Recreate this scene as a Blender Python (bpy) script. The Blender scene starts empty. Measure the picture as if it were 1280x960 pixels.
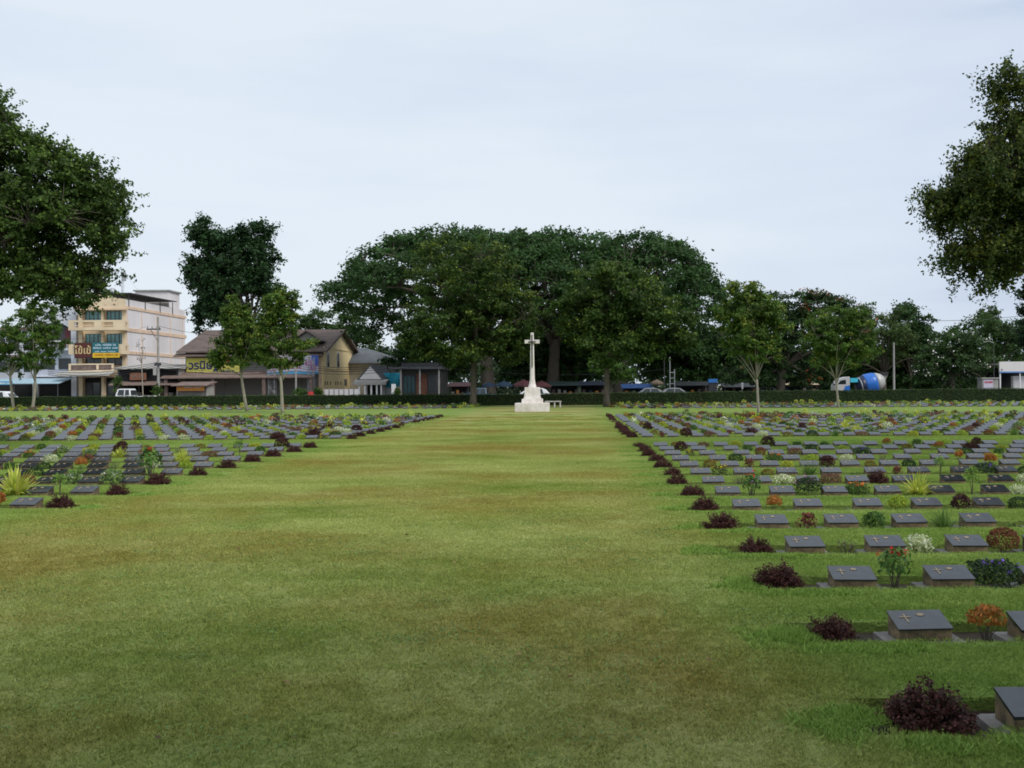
import bpy, math, random
import numpy as np
from mathutils import Vector, Matrix
R = math.radians
sc = bpy.context.scene
COL = sc.collection

# ------------------------------------------------------------------ camera, sky, sun, exposure
F, VX, VY, H, ROLL = 1280.0, 720.0, 482.0, 1.6, 0.006
cam_d = bpy.data.cameras.new("camera")
cam = bpy.data.objects.new("camera", cam_d)
COL.objects.link(cam)
cam_d.sensor_width = 36.0
cam_d.lens = 36.0
cam_d.shift_x = -80 / 1280
cam_d.shift_y = 2 / 1280
cam_d.clip_start = 0.1
cam_d.clip_end = 6000
cam.location = (0, 0, H)
cam.rotation_euler = (math.pi / 2, ROLL, 0)
sc.camera = cam

SUN_EL, SUN_AZ = 46.0, 126.0          # azimuth clockwise from +Y: soft light from behind and a little to the right
w = bpy.data.worlds.new("World")
sc.world = w
w.use_nodes = True
nt = w.node_tree
nt.nodes.clear()
def N(t, **k):
    n = nt.nodes.new(t)
    for a, b in k.items():
        setattr(n, a, b)
    return n
out = N("ShaderNodeOutputWorld")
sky = N("ShaderNodeTexSky", sky_type='NISHITA', sun_disc=False, sun_elevation=R(SUN_EL), sun_rotation=R(SUN_AZ))
sky.air_density, sky.dust_density = 1.0, 3.0
bg_sky = N("ShaderNodeBackground"); bg_sky.inputs[1].default_value = 0.10
nt.links.new(sky.outputs[0], bg_sky.inputs[0])
tc = N("ShaderNodeTexCoord")
mp = N("ShaderNodeMapping"); mp.inputs["Scale"].default_value = (1.0, 1.0, 5.5)
nt.links.new(tc.outputs["Generated"], mp.inputs[0])
nz = N("ShaderNodeTexNoise"); nz.inputs["Scale"].default_value = 2.3; nz.inputs["Detail"].default_value = 5; nz.inputs["Roughness"].default_value = 0.5
nt.links.new(mp.outputs[0], nz.inputs["Vector"])
# broad brightening of the overcast towards the side where the sun stands behind it
dot = N("ShaderNodeVectorMath", operation='DOT_PRODUCT'); dot.inputs[1].default_value = (-0.85, 0.05, 0.25)
nt.links.new(tc.outputs["Generated"], dot.inputs[0])
mr = N("ShaderNodeMapRange"); mr.inputs["From Min"].default_value = -0.55; mr.inputs["From Max"].default_value = 0.14
nt.links.new(dot.outputs["Value"], mr.inputs["Value"])
ad = N("ShaderNodeMath", operation='MULTIPLY_ADD'); ad.inputs[1].default_value = 1.35; ad.inputs[2].default_value = -0.68
nt.links.new(nz.outputs["Fac"], ad.inputs[0])
ad2 = N("ShaderNodeMath", operation='ADD', use_clamp=True)
nt.links.new(ad.outputs[0], ad2.inputs[0]); nt.links.new(mr.outputs[0], ad2.inputs[1])
rp = N("ShaderNodeValToRGB")
e = rp.color_ramp.elements
e[0].position = 0.0; e[0].color = (0.35, 0.45, 0.66, 1)
e[1].position = 1.0; e[1].color = (0.82, 0.90, 0.985, 1)
m_ = e.new(0.5); m_.color = (0.69, 0.78, 0.92, 1)
nt.links.new(ad2.outputs[0], rp.inputs[0])
bg_cl = N("ShaderNodeBackground"); bg_cl.inputs[1].default_value = 0.65
nt.links.new(rp.outputs[0], bg_cl.inputs[0])
mx = N("ShaderNodeMixShader"); mx.inputs[0].default_value = 0.9
nt.links.new(bg_sky.outputs[0], mx.inputs[1]); nt.links.new(bg_cl.outputs[0], mx.inputs[2])
nt.links.new(mx.outputs[0], out.inputs[0])

sun_d = bpy.data.lights.new("sun", 'SUN')
sun_d.energy = 1.5
sun_d.angle = R(30)
sun_d.color = (1.0, 0.95, 0.87)
sun = bpy.data.objects.new("sun", sun_d)
COL.objects.link(sun)
az, el = R(SUN_AZ), R(SUN_EL)
sdir = Vector((math.sin(az) * math.cos(el), math.cos(az) * math.cos(el), math.sin(el)))
sun.rotation_euler = sdir.to_track_quat('Z', 'Y').to_euler()
sun.location = (-30, -30, 60)
sc.view_settings.view_transform = 'Standard'
sc.view_settings.look = 'None'
sc.view_settings.exposure = 0.60
sc.view_settings.gamma = 1.0
sc.view_settings.use_curve_mapping = False
sc.render.engine = 'CYCLES'
sc.cycles.filter_width = 1.75
sc.cycles.max_bounces = 6
sc.cycles.transparent_max_bounces = 6
sc.cycles.use_denoising = True

def P(px, py, Z):
    """world point seen at photo pixel (px, py) at depth Z"""
    dx, dy = px - VX, py - VY
    return Vector(((dx - ROLL * dy) / F * Z, Z, H - (dy + ROLL * dx) / F * Z))
def PX(px, Z): return (px - VX) / F * Z

# ------------------------------------------------------------------ materials
MATS = {}
def mat(name, col, rough=0.8, var=0.15, scale=3.0, col2=None, bump=0.0, bscale=None, metal=0.0, spec=0.4, stretch=(1, 1, 1)):
    if name in MATS: return MATS[name]
    m = bpy.data.materials.new(name); m.use_nodes = True
    t = m.node_tree; b = t.nodes["Principled BSDF"]
    b.inputs["Roughness"].default_value = rough; b.inputs["Metallic"].default_value = metal
    b.inputs["Specular IOR Level"].default_value = spec
    tcn = t.nodes.new("ShaderNodeTexCoord"); mpn = t.nodes.new("ShaderNodeMapping"); mpn.inputs["Scale"].default_value = stretch
    t.links.new(tcn.outputs["Object"], mpn.inputs[0])
    n = t.nodes.new("ShaderNodeTexNoise"); n.inputs["Scale"].default_value = scale; n.inputs["Detail"].default_value = 6; n.inputs["Roughness"].default_value = 0.62
    t.links.new(mpn.outputs[0], n.inputs["Vector"])
    r = t.nodes.new("ShaderNodeValToRGB"); t.links.new(n.outputs["Fac"], r.inputs[0])
    c2 = col2 or tuple(c * (1 - var * 1.6) for c in col)
    c1 = col if col2 else tuple(min(1, c * (1 + var)) for c in col)
    r.color_ramp.elements[0].position = 0.34; r.color_ramp.elements[0].color = (*c2, 1)
    r.color_ramp.elements[1].position = 0.62; r.color_ramp.elements[1].color = (*c1, 1)
    t.links.new(r.outputs[0], b.inputs["Base Color"])
    if bump:
        n2 = t.nodes.new("ShaderNodeTexNoise"); n2.inputs["Scale"].default_value = bscale or scale * 6; n2.inputs["Detail"].default_value = 4
        t.links.new(mpn.outputs[0], n2.inputs["Vector"])
        bn = t.nodes.new("ShaderNodeBump"); bn.inputs["Strength"].default_value = bump; bn.inputs["Distance"].default_value = 0.02
        t.links.new(n2.outputs["Fac"], bn.inputs["Height"]); t.links.new(bn.outputs[0], b.inputs["Normal"])
    MATS[name] = m
    return m

def leaf_mat(name, transl=0.25, rough=0.55):
    m = bpy.data.materials.new(name); m.use_nodes = True
    t = m.node_tree; b = t.nodes["Principled BSDF"]; o = t.nodes["Material Output"]
    a = t.nodes.new("ShaderNodeAttribute"); a.attribute_name = "Col"
    t.links.new(a.outputs["Color"], b.inputs["Base Color"])
    b.inputs["Roughness"].default_value = rough; b.inputs["Specular IOR Level"].default_value = 0.25
    tr = t.nodes.new("ShaderNodeBsdfTranslucent"); t.links.new(a.outputs["Color"], tr.inputs[0])
    mxx = t.nodes.new("ShaderNodeMixShader"); mxx.inputs[0].default_value = transl
    t.links.new(b.outputs[0], mxx.inputs[1]); t.links.new(tr.outputs[0], mxx.inputs[2]); t.links.new(mxx.outputs[0], o.inputs[0])
    return m
LEAF = leaf_mat("leaf", 0.36)
PETAL = leaf_mat("petal", 0.15, 0.7)

def lawn_nodes(m, blade):
    """turf colour: green with straw and brown patches, laid out in world space; shared by the lawn and its blades"""
    t = m.node_tree; b = t.nodes["Principled BSDF"]
    g = t.nodes.new("ShaderNodeNewGeometry")
    def noise(scale, stretch, detail=4):
        mpn = t.nodes.new("ShaderNodeMapping"); mpn.inputs["Scale"].default_value = stretch
        t.links.new(g.outputs["Position"], mpn.inputs[0])
        n = t.nodes.new("ShaderNodeTexNoise"); n.inputs["Scale"].default_value = scale; n.inputs["Detail"].default_value = detail; n.inputs["Roughness"].default_value = 0.6
        t.links.new(mpn.outputs[0], n.inputs["Vector"]); return n.outputs["Fac"]
    def ramp(s, p0, c0, p1, c1):
        r = t.nodes.new("ShaderNodeValToRGB"); t.links.new(s, r.inputs[0])
        r.color_ramp.elements[0].position = p0; r.color_ramp.elements[0].color = (*c0, 1)
        r.color_ramp.elements[1].position = p1; r.color_ramp.elements[1].color = (*c1, 1); return r.outputs[0]
    def mix(fac, a, bb, mode='MIX'):
        x = t.nodes.new("ShaderNodeMix"); x.data_type = 'RGBA'; x.blend_type = mode
        if isinstance(fac, float): x.inputs[0].default_value = fac
        else: t.links.new(fac, x.inputs[0])
        t.links.new(a, x.inputs[6]); t.links.new(bb, x.inputs[7]); return x.outputs[2]
    k = LAWN_K * (1.36 if blade else 0.96)
    sc3 = lambda c: tuple(v * k for v in c)
    base = ramp(noise(0.40, (0.6, 0.85, 1)), 0.36, sc3((0.104, 0.140, 0.030)), 0.62, sc3((0.200, 0.222, 0.082)))
    straw = ramp(noise(0.7, (0.6, 0.9, 1)), 0.40, sc3((0.162, 0.170, 0.050)), 0.66, sc3((0.244, 0.244, 0.114)))
    brown = ramp(noise(9, (0.7, 1, 1)), 0.35, sc3((0.122, 0.108, 0.028)), 0.7, sc3((0.185, 0.158, 0.050)))
    def fac(s, a, bb):
        x = t.nodes.new("ShaderNodeMapRange"); t.links.new(s, x.inputs["Value"]); x.inputs["From Min"].default_value = a; x.inputs["From Max"].default_value = bb; return x.outputs[0]
    c = mix(fac(noise(0.30, (0.65, 0.9, 1), 6), 0.42, 0.64), base, straw)
    c = mix(fac(noise(0.27, (0.8, 0.95, 1.7), 7), 0.47, 0.64), c, brown)
    # among the graves, away from the worn middle walk, the turf is greener
    sx = t.nodes.new("ShaderNodeSeparateXYZ"); t.links.new(g.outputs["Position"], sx.inputs[0])
    am = t.nodes.new("ShaderNodeMath"); am.operation = 'ADD'; am.inputs[1].default_value = 2.65; t.links.new(sx.outputs[0], am.inputs[0])
    ab = t.nodes.new("ShaderNodeMath"); ab.operation = 'ABSOLUTE'; t.links.new(am.outputs[0], ab.inputs[0])
    gr = ramp(noise(1.5, (0.5, 1, 1)), 0.35, sc3((0.088, 0.148, 0.032)), 0.68, sc3((0.144, 0.202, 0.058)))
    ff = t.nodes.new("ShaderNodeMath"); ff.operation = 'MULTIPLY'; ff.inputs[1].default_value = 0.8; t.links.new(fac(ab.outputs[0], 3.2, 4.6), ff.inputs[0])
    c = mix(ff.outputs[0], c, gr)
    fine = ramp(noise(26, (0.8, 1, 1), 3), 0.25, (0.72, 0.74, 0.68), 0.75, (1.18, 1.16, 1.12))
    c = mix(1.0, c, fine, 'MULTIPLY')
    if blade:
        rnd = ramp(g.outputs["Random Per Island"], 0.0, (0.66, 0.72, 0.58), 1.0, (1.30, 1.24, 1.22))
        c = mix(1.0, c, rnd, 'MULTIPLY')
    t.links.new(c, b.inputs["Base Color"])
    b.inputs["Roughness"].default_value = 0.9; b.inputs["Specular IOR Level"].default_value = 0.05
    return c, b, t
LAWN_K = 1.66
M_LAWN = bpy.data.materials.new("turf"); M_LAWN.use_nodes = True
c_, b_, t_ = lawn_nodes(M_LAWN, False)
n2 = t_.nodes.new("ShaderNodeTexNoise"); n2.inputs["Scale"].default_value = 45; n2.inputs["Detail"].default_value = 5
g2 = t_.nodes.new("ShaderNodeNewGeometry"); t_.links.new(g2.outputs["Position"], n2.inputs["Vector"])
bp = t_.nodes.new("ShaderNodeBump"); bp.inputs["Strength"].default_value = 0.6; bp.inputs["Distance"].default_value = 0.02
t_.links.new(n2.outputs["Fac"], bp.inputs["Height"]); t_.links.new(bp.outputs[0], b_.inputs["Normal"])
M_BLADE = bpy.data.materials.new("grass_blade"); M_BLADE.use_nodes = True
lawn_nodes(M_BLADE, True)
def lush():
    m = bpy.data.materials.new("lush_blade"); m.use_nodes = True
    t = m.node_tree; b = t.nodes["Principled BSDF"]; g = t.nodes.new("ShaderNodeNewGeometry")
    r = t.nodes.new("ShaderNodeValToRGB"); t.links.new(g.outputs["Random Per Island"], r.inputs[0])
    r.color_ramp.elements[0].color = (0.17, 0.29, 0.045, 1); r.color_ramp.elements[1].color = (0.31, 0.45, 0.10, 1)
    t.links.new(r.outputs[0], b.inputs["Base Color"]); b.inputs["Roughness"].default_value = 0.7; b.inputs["Specular IOR Level"].default_value = 0.15
    return m
M_LUSH = lush()

M_SOIL = mat("bed_soil", (0.060, 0.046, 0.030), 0.95, col2=(0.030, 0.024, 0.016), scale=7, bump=0.8, bscale=40)
M_ASPH = mat("asphalt", (0.055, 0.055, 0.056), 0.9, scale=2, bump=0.2)
M_PAVE = mat("paving", (0.26, 0.25, 0.23), 0.9, scale=1.2, bump=0.2)
M_DIRT = mat("dry_ground", (0.17, 0.15, 0.11), 0.95, scale=0.2)
M_PLAQ = mat("bronze_plaque", (0.019, 0.022, 0.027), 0.20, var=0.35, scale=14, bump=0.04, bscale=90, spec=0.85)
M_PED = mat("pedestal_concrete", (0.24, 0.175, 0.095), 0.9, col2=(0.070, 0.058, 0.034), scale=11, bump=0.5, bscale=70)
M_SLAB = mat("slab_concrete", (0.26, 0.24, 0.22), 0.7, col2=(0.13, 0.115, 0.10), scale=6, bump=0.4, bscale=60)
M_BRASS = mat("worn_brass", (0.34, 0.27, 0.18), 0.6, scale=40)
M_BARK = mat("bark", (0.10, 0.085, 0.065), 0.95, scale=6, bump=0.7, bscale=18, stretch=(1, 1, 0.25))
M_PALEBARK = mat("pale_bark", (0.30, 0.27, 0.21), 0.9, scale=9, bump=0.5, bscale=22, stretch=(1, 1, 0.3))
M_STONE = mat("white_stone", (0.82, 0.76, 0.73), 0.8, col2=(0.60, 0.55, 0.48), scale=2.2, bump=0.15)
M_BRONZE = mat("dark_bronze", (0.035, 0.033, 0.028), 0.6, metal=0.0, scale=10)

# ------------------------------------------------------------------ mesh helpers
def tag(o, label=None, cat=None, group=None, kind=None):
    if label: o["label"] = label
    if cat: o["category"] = cat
    if group: o["group"] = group
    if kind: o["kind"] = kind
    return o
def thing(name, label, cat, loc=(0, 0, 0), rotz=0.0, group=None):
    o = bpy.data.objects.new(name, None); COL.objects.link(o)
    o.empty_display_size = 0.2
    o.location = loc; o.rotation_euler = (0, 0, rotz)
    return tag(o, label, cat, group)
def link(name, me, parent=None, kind=None):
    o = bpy.data.objects.new(name, me); COL.objects.link(o)
    if parent is not None: o.parent = parent
    if kind: o["kind"] = kind
    return o

class MB:
    def __init__(s): s.v, s.f, s.m = [], [], []; s.mi = 0
    def add(s, vs, fs):
        k = len(s.v); s.v += [tuple(p) for p in vs]; s.f += [tuple(i + k for i in q) for q in fs]; s.m += [s.mi] * len(fs); return s
    def box(s, x0, x1, y0, y1, z0, z1):
        return s.add([(x0, y0, z0), (x1, y0, z0), (x1, y1, z0), (x0, y1, z0), (x0, y0, z1), (x1, y0, z1), (x1, y1, z1), (x0, y1, z1)],
                     [(0, 3, 2, 1), (4, 5, 6, 7), (0, 1, 5, 4), (1, 2, 6, 5), (2, 3, 7, 6), (3, 0, 4, 7)])
    def taper(s, x0, x1, y0, y1, z0, z1, dx, dy):
        return s.add([(x0, y0, z0), (x1, y0, z0), (x1, y1, z0), (x0, y1, z0), (x0 + dx, y0 + dy, z1), (x1 - dx, y0 + dy, z1), (x1 - dx, y1 - dy, z1), (x0 + dx, y1 - dy, z1)],
                     [(0, 3, 2, 1), (4, 5, 6, 7), (0, 1, 5, 4), (1, 2, 6, 5), (2, 3, 7, 6), (3, 0, 4, 7)])
    def prism(s, prof, axis, a, b):
        """polygon prof (two coordinates) swept from a to b along axis 'x', 'y' or 'z'"""
        n = len(prof)
        mk = {'x': lambda p, t: (t, p[0], p[1]), 'y': lambda p, t: (p[0], t, p[1]), 'z': lambda p, t: (p[0], p[1], t)}[axis]
        vs = [mk(p, a) for p in prof] + [mk(p, b) for p in prof]
        return s.add(vs, [tuple(range(n))[::-1], tuple(range(n, 2 * n))] + [(i, (i + 1) % n, n + (i + 1) % n, n + i) for i in range(n)])
    def tube(s, pts, rad, n=6, cap=True):
        pts = [Vector(p) for p in pts]
        if not isinstance(rad, (list, tuple)): rad = [rad] * len(pts)
        vs, fs = [], []
        for i, p in enumerate(pts):
            d = (pts[min(i + 1, len(pts) - 1)] - pts[max(i - 1, 0)]).normalized()
            u = d.orthogonal().normalized() if abs(d.z) > 0.95 else Vector((0, 0, 1)).cross(d).normalized()
            if abs(d.z) > 0.95: u = Vector((1, 0, 0)) - d * d.x; u.normalize()
            v = d.cross(u)
            for j in range(n):
                a = 2 * math.pi * j / n
                vs.append(p + (u * math.cos(a) + v * math.sin(a)) * rad[i])
        for i in range(len(pts) - 1):
            for j in range(n):
                fs.append((i * n + j, i * n + (j + 1) % n, (i + 1) * n + (j + 1) % n, (i + 1) * n + j))
        if cap: fs += [tuple(range(n))[::-1], tuple(range((len(pts) - 1) * n, len(pts) * n))]
        return s.add(vs, fs)
    def lathe(s, prof, n=16, M=None):
        vs, fs = [], []
        for r, z in prof:
            for j in range(n):
                a = 2 * math.pi * j / n; p = Vector((r * math.cos(a), r * math.sin(a), z)); vs.append(M @ p if M else p)
        for i in range(len(prof) - 1):
            for j in range(n): fs.append((i * n + j, i * n + (j + 1) % n, (i + 1) * n + (j + 1) % n, (i + 1) * n + j))
        fs += [tuple(range(n))[::-1], tuple(range((len(prof) - 1) * n, len(prof) * n))]
        return s.add(vs, fs)
    def quad(s, a, b, c, d): return s.add([a, b, c, d], [(0, 1, 2, 3)])
    def mesh(s, name, mats, smooth=False):
        me = bpy.data.meshes.new(name); me.from_pydata(s.v, [], s.f); me.update()
        for m in (mats if isinstance(mats, (list, tuple)) else [mats]): me.materials.append(m)
        if any(s.m): me.polygons.foreach_set("material_index", s.m)
        if smooth: me.polygons.foreach_set("use_smooth", [True] * len(me.polygons))
        return me
    def build(s, name, mats, parent=None, kind=None, smooth=False, bevel=0.0):
        o = link(name, s.mesh(name, mats, smooth), parent, kind)
        if bevel:
            b = o.modifiers.new("bevel", 'BEVEL'); b.width = bevel; b.segments = 2; b.limit_method = 'ANGLE'
        return o
def bx(name, m, parent, *c, bevel=0.0, kind=None): return MB().box(*c).build(name, m, parent, kind, bevel=bevel)

def np_mesh(name, V, nface, k, cols=None, mats=None, attr_k=None):
    """mesh of nface polygons of k own vertices each"""
    me = bpy.data.meshes.new(name)
    me.vertices.add(len(V)); me.vertices.foreach_set("co", V.astype(np.float32).ravel())
    me.loops.add(nface * k); me.loops.foreach_set("vertex_index", np.arange(nface * k, dtype=np.int32))
    me.polygons.add(nface); me.polygons.foreach_set("loop_start", np.arange(0, nface * k, k, dtype=np.int32))
    me.polygons.foreach_set("loop_total", np.full(nface, k, dtype=np.int32))
    if cols is not None:
        a = me.color_attributes.new("Col", 'FLOAT_COLOR', 'POINT')
        c4 = np.ones((nface, 4), np.float32); c4[:, :3] = cols
        a.data.foreach_set("color", np.repeat(c4, k, axis=0).ravel())
    for m in mats or []: me.materials.append(m)
    me.update(calc_edges=True)
    return me
def unit(a): return a / np.maximum(np.linalg.norm(a, axis=1, keepdims=True), 1e-9)
def leaf_quads(rng, pos, size, nrm_bias, elong=1.7, jitter=0.35, rand=0.9):
    """a diamond leaf at every pos; nrm_bias: preferred normals"""
    n = len(pos)
    nr = unit(nrm_bias + rand * rng.normal(size=(n, 3)))
    d = unit(np.cross(nr, rng.normal(size=(n, 3))))
    sd = np.cross(nr, d)
    L = (size * (1 + jitter * rng.uniform(-1, 1, n)))[:, None] * 0.5
    W = L / elong
    V = np.empty((n, 4, 3))
    V[:, 0] = pos - d * L; V[:, 1] = pos + sd * W - d * L * 0.1; V[:, 2] = pos + d * L; V[:, 3] = pos - sd * W - d * L * 0.1
    return V.reshape(-1, 3)
def colours(rng, n, base, var=0.25, tips=None, tipfrac=0.0, cl=None):
    base = np.array(base, float)
    c = base[None] * (1 + var * rng.uniform(-1, 1, (n, 1))) * (1 + 0.10 * rng.uniform(-1, 1, (n, 3)))
    if cl is not None: c *= cl[:, None]
    if tips is not None:
        k = rng.random(n) < tipfrac
        c[k] = np.array(tips)[None] * (1 + var * rng.uniform(-1, 1, (k.sum(), 1)))
    return np.clip(c, 0.002, 1)
def text_part(s, size, m, parent, loc, rotz=0.0, depth=0.01, name="lettering", bold=0.0):
    cu = bpy.data.curves.new("txt", 'FONT'); cu.body = s; cu.size = size; cu.extrude = depth; cu.offset = bold
    cu.align_x = 'CENTER'; cu.align_y = 'CENTER'; cu.resolution_u = 3
    ob = bpy.data.objects.new("txt", cu); COL.objects.link(ob)
    bpy.context.view_layer.update()
    me = bpy.data.meshes.new_from_object(ob.evaluated_get(bpy.context.evaluated_depsgraph_get()))
    bpy.data.objects.remove(ob); me.name = name; me.materials.clear(); me.materials.append(m)
    o = link(name, me, parent); o.location = loc; o.rotation_euler = (math.pi / 2, 0, rotz)
    return o
def word_bars(rng, x0, x1, z0, z1, y, mb):
    """lettering too small to read: upright strokes of uneven height, in word groups"""
    x = x0
    while x < x1 - 0.05:
        wlen = min(rng.uniform(0.5, 1.1), x1 - x)
        xe = x + wlen
        while x < xe - 0.03:
            wd = rng.uniform(0.05, 0.11); h = (z1 - z0) * rng.uniform(0.55, 1.0)
            mb.box(x, x + wd, y - 0.012, y, z0, z0 + h); x += wd + 0.035
        x += 0.16

# ------------------------------------------------------------------ ground, lawn with recessed beds, road
ZR = [(4.784 + 1.659 * n) for n in range(14)] + [31.3 + 1.655 * i for i in range(7)] + [44.4 + 1.66 * i for i in range(6)] + [70.0 + 1.7 * i for i in range(8)]
ZL = [13.74 + 1.645 * i for i in range(9)] + [31.4 + 1.6 * i for i in range(7)] + [44.1 + 1.65 * i for i in range(6)] + [74.0 + 1.6 * i for i in range(6)]
XR0, XL0 = 1.656, -6.96
BF, BB = 0.115, 0.43          # bed reaches from row - BF to row + BB
DEEP = -0.075
Y0, Y1 = -14.0, 84.0
lawn = MB()
def half(rows, xa, xb, bed_a, bed_b):
    """one half of the lawn between xa and xb, beds cut out between bed_a and bed_b"""
    y = Y0
    for z in rows:
        f, b = z - BF, min(z + BB, Y1 - 0.01)
        if f > Y1: break
        lawn.quad((xa, y, 0), (xb, y, 0), (xb, f, 0), (xa, f, 0))
        if bed_a > xa: lawn.quad((xa, f, 0), (bed_a, f, 0), (bed_a, b, 0), (xa, b, 0))
        if bed_b < xb: lawn.quad((bed_b, f, 0), (xb, f, 0), (xb, b, 0), (bed_b, b, 0))
        lawn.quad((bed_a, f, DEEP), (bed_b, f, DEEP), (bed_b, f, 0), (bed_a, f, 0))
        lawn.quad((bed_a, b, DEEP), (bed_b, b, DEEP), (bed_b, b, 0), (bed_a, b, 0))
        for xx in (bed_a, bed_b): lawn.quad((xx, f, DEEP), (xx, b, DEEP), (xx, b, 0), (xx, f, 0))
        y = b
    lawn.quad((xa, y, 0), (xb, y, 0), (xb, Y1, 0), (xa, Y1, 0))
half(ZR, -2.0, 130, XR0 - 0.30, 75)
half(ZL, -130, -2.0, -80, XL0 + 0.30)
tag(lawn.build("lawn", M_LAWN), kind="structure")
s = MB().quad((-130, Y0, -0.07), (130, Y0, -0.07), (130, Y1, -0.07), (-130, Y1, -0.07)); tag(s.build("soil", M_SOIL), kind="structure")
s = MB().quad((-2500, -400, -0.2), (2500, -400, -0.2), (2500, 4000, -0.2), (-2500, 4000, -0.2)); tag(s.build("ground", M_DIRT), kind="structure")
s = MB().box(-130, 130, 85.5, 89.5, -0.19, 0.0); tag(s.build("pavement", M_PAVE), kind="structure")
s = MB().quad((-400, 89.5, -0.12), (400, 89.5, -0.12), (400, 101.5, -0.12), (-400, 101.5, -0.12)); tag(s.build("road", M_ASPH), kind="structure")
s = MB().box(-400, 400, 101.5, 106.0, -0.19, 0.01); tag(s.build("far_pavement", M_PAVE), kind="structure")

# grass blades: a patch of blades built in geometry nodes, set on the points of the object's own mesh
def grass_object(name, pts, scales, m, patch, dens, blade_h, blade_w, tilt):
    me = bpy.data.meshes.new(name); me.from_pydata([tuple(p) for p in pts], [], [])
    a = me.attributes.new("sc", 'FLOAT', 'POINT'); a.data.foreach_set("value", list(scales))
    me.materials.append(m)
    o = link(name, me, kind="stuff")
    ng = bpy.data.node_groups.new(name, 'GeometryNodeTree')
    ng.interface.new_socket("Geometry", in_out='INPUT', socket_type='NodeSocketGeometry')
    ng.interface.new_socket("Geometry", in_out='OUTPUT', socket_type='NodeSocketGeometry')
    n = lambda t: ng.nodes.new(t)
    l = ng.links.new
    gi, go = n("NodeGroupInput"), n("NodeGroupOutput")
    grid = n("GeometryNodeMeshGrid"); grid.inputs["Size X"].default_value = patch; grid.inputs["Size Y"].default_value = patch
    dp = n("GeometryNodeDistributePointsOnFaces"); dp.inputs["Density"].default_value = dens
    l(grid.outputs["Mesh"], dp.inputs["Mesh"])
    ci = n("GeometryNodeMeshCircle"); ci.fill_type = 'NGON'; ci.inputs["Vertices"].default_value = 3; ci.inputs["Radius"].default_value = 1.0
    tf = n("GeometryNodeTransform")     # stand the triangle up: root at z=0
    tf.inputs["Translation"].default_value = (0, 0, blade_h / 3)
    tf.inputs["Rotation"].default_value = (math.pi / 2, 0, math.pi / 2)
    tf.inputs["Scale"].default_value = (blade_w, blade_h / 1.5, 1)
    tf0 = n("GeometryNodeTransform"); tf0.inputs["Rotation"].default_value = (0, 0, math.pi / 2)
    l(ci.outputs[0], tf0.inputs[0]); l(tf0.outputs[0], tf.inputs[0])
    ri = n("FunctionNodeRandomValue"); ri.data_type = 'FLOAT_VECTOR'
    ri.inputs[0].default_value = (-tilt, -tilt, 0); ri.inputs[1].default_value = (tilt, tilt, 6.283)
    rs = n("FunctionNodeRandomValue"); rs.data_type = 'FLOAT'; rs.inputs[2].default_value = 0.55; rs.inputs[3].default_value = 1.35; rs.inputs["Seed"].default_value = 5
    ip = n("GeometryNodeInstanceOnPoints")
    l(dp.outputs["Points"], ip.inputs["Points"]); l(tf.outputs[0], ip.inputs["Instance"]); l(ri.outputs[0], ip.inputs["Rotation"]); l(rs.outputs[1], ip.inputs["Scale"])
    rz = n("GeometryNodeRealizeInstances"); l(ip.outputs[0], rz.inputs[0])
    sm = n("GeometryNodeSetMaterial"); sm.inputs["Material"].default_value = m; l(rz.outputs[0], sm.inputs[0])
    ip2 = n("GeometryNodeInstanceOnPoints")
    rr = n("FunctionNodeRandomValue"); rr.data_type = 'FLOAT_VECTOR'; rr.inputs[0].default_value = (0, 0, 0); rr.inputs[1].default_value = (0, 0, 6.283); rr.inputs["Seed"].default_value = 9
    na = n("GeometryNodeInputNamedAttribute"); na.data_type = 'FLOAT'; na.inputs["Name"].default_value = "sc"
    cx = n("ShaderNodeCombineXYZ"); cx.inputs[0].default_value = 1; cx.inputs[1].default_value = 1
    l(na.outputs[0], cx.inputs[2])
    l(gi.outputs[0], ip2.inputs["Points"]); l(sm.outputs[0], ip2.inputs["Instance"]); l(rr.outputs[0], ip2.inputs["Rotation"]); l(cx.outputs[0], ip2.inputs["Scale"])
    l(ip2.outputs[0], go.inputs[0])
    md = o.modifiers.new("blades", 'NODES'); md.node_group = ng
    return o
rnd = random.Random(3)
gp, gs = [], []
def in_view(x, y, m=1.5): return -0.5625 * y - m < x < 0.4375 * y + m
def turf_points(rows, xa, xb, bed_a, bed_b, ymax, st):
    y = 3.2
    while y < ymax:
        bed = None
        for z in rows:
            if z - BF - 0.24 < y < z + BB + 0.24: bed = z
        x = xa + (0.2 if int(y / st) % 2 else 0)
        while x < xb:
            if in_view(x, y) and rnd.random() < 1.25 - max(0, y - 24) / 30 and not (bed and bed_a - 0.22 < x < bed_b + 0.22):
                gp.append((x + rnd.uniform(-.05, .05), y + rnd.uniform(-.05, .05), 0.0)); gs.append(rnd.uniform(0.85, 1.15))
            x += st
        y += st
    for z in rows:                                   # close up to both edges of the beds
        if z > ymax: break
        for yy in (z - BF - 0.215, z + BB + 0.215, z + BB + 0.555):
            x = bed_a
            while x < bed_b:
                if in_view(x, yy) and rnd.random() < 1.25 - max(0, yy - 24) / 30: gp.append((x + rnd.uniform(-.04, .04), yy + rnd.uniform(-.015, .015), 0.0)); gs.append(rnd.uniform(0.9, 1.2))
                x += 0.36
turf_points(ZR, -1.9, 26, XR0 - 0.30, 75, 58, 0.40)
turf_points(ZL, -36, -2.0, -80, XL0 + 0.30, 58, 0.40)
grass_object("grass", gp, gs, M_BLADE, 0.52, 9000, 0.019, 0.0026, 1.1)
lp, ls = [], []
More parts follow.
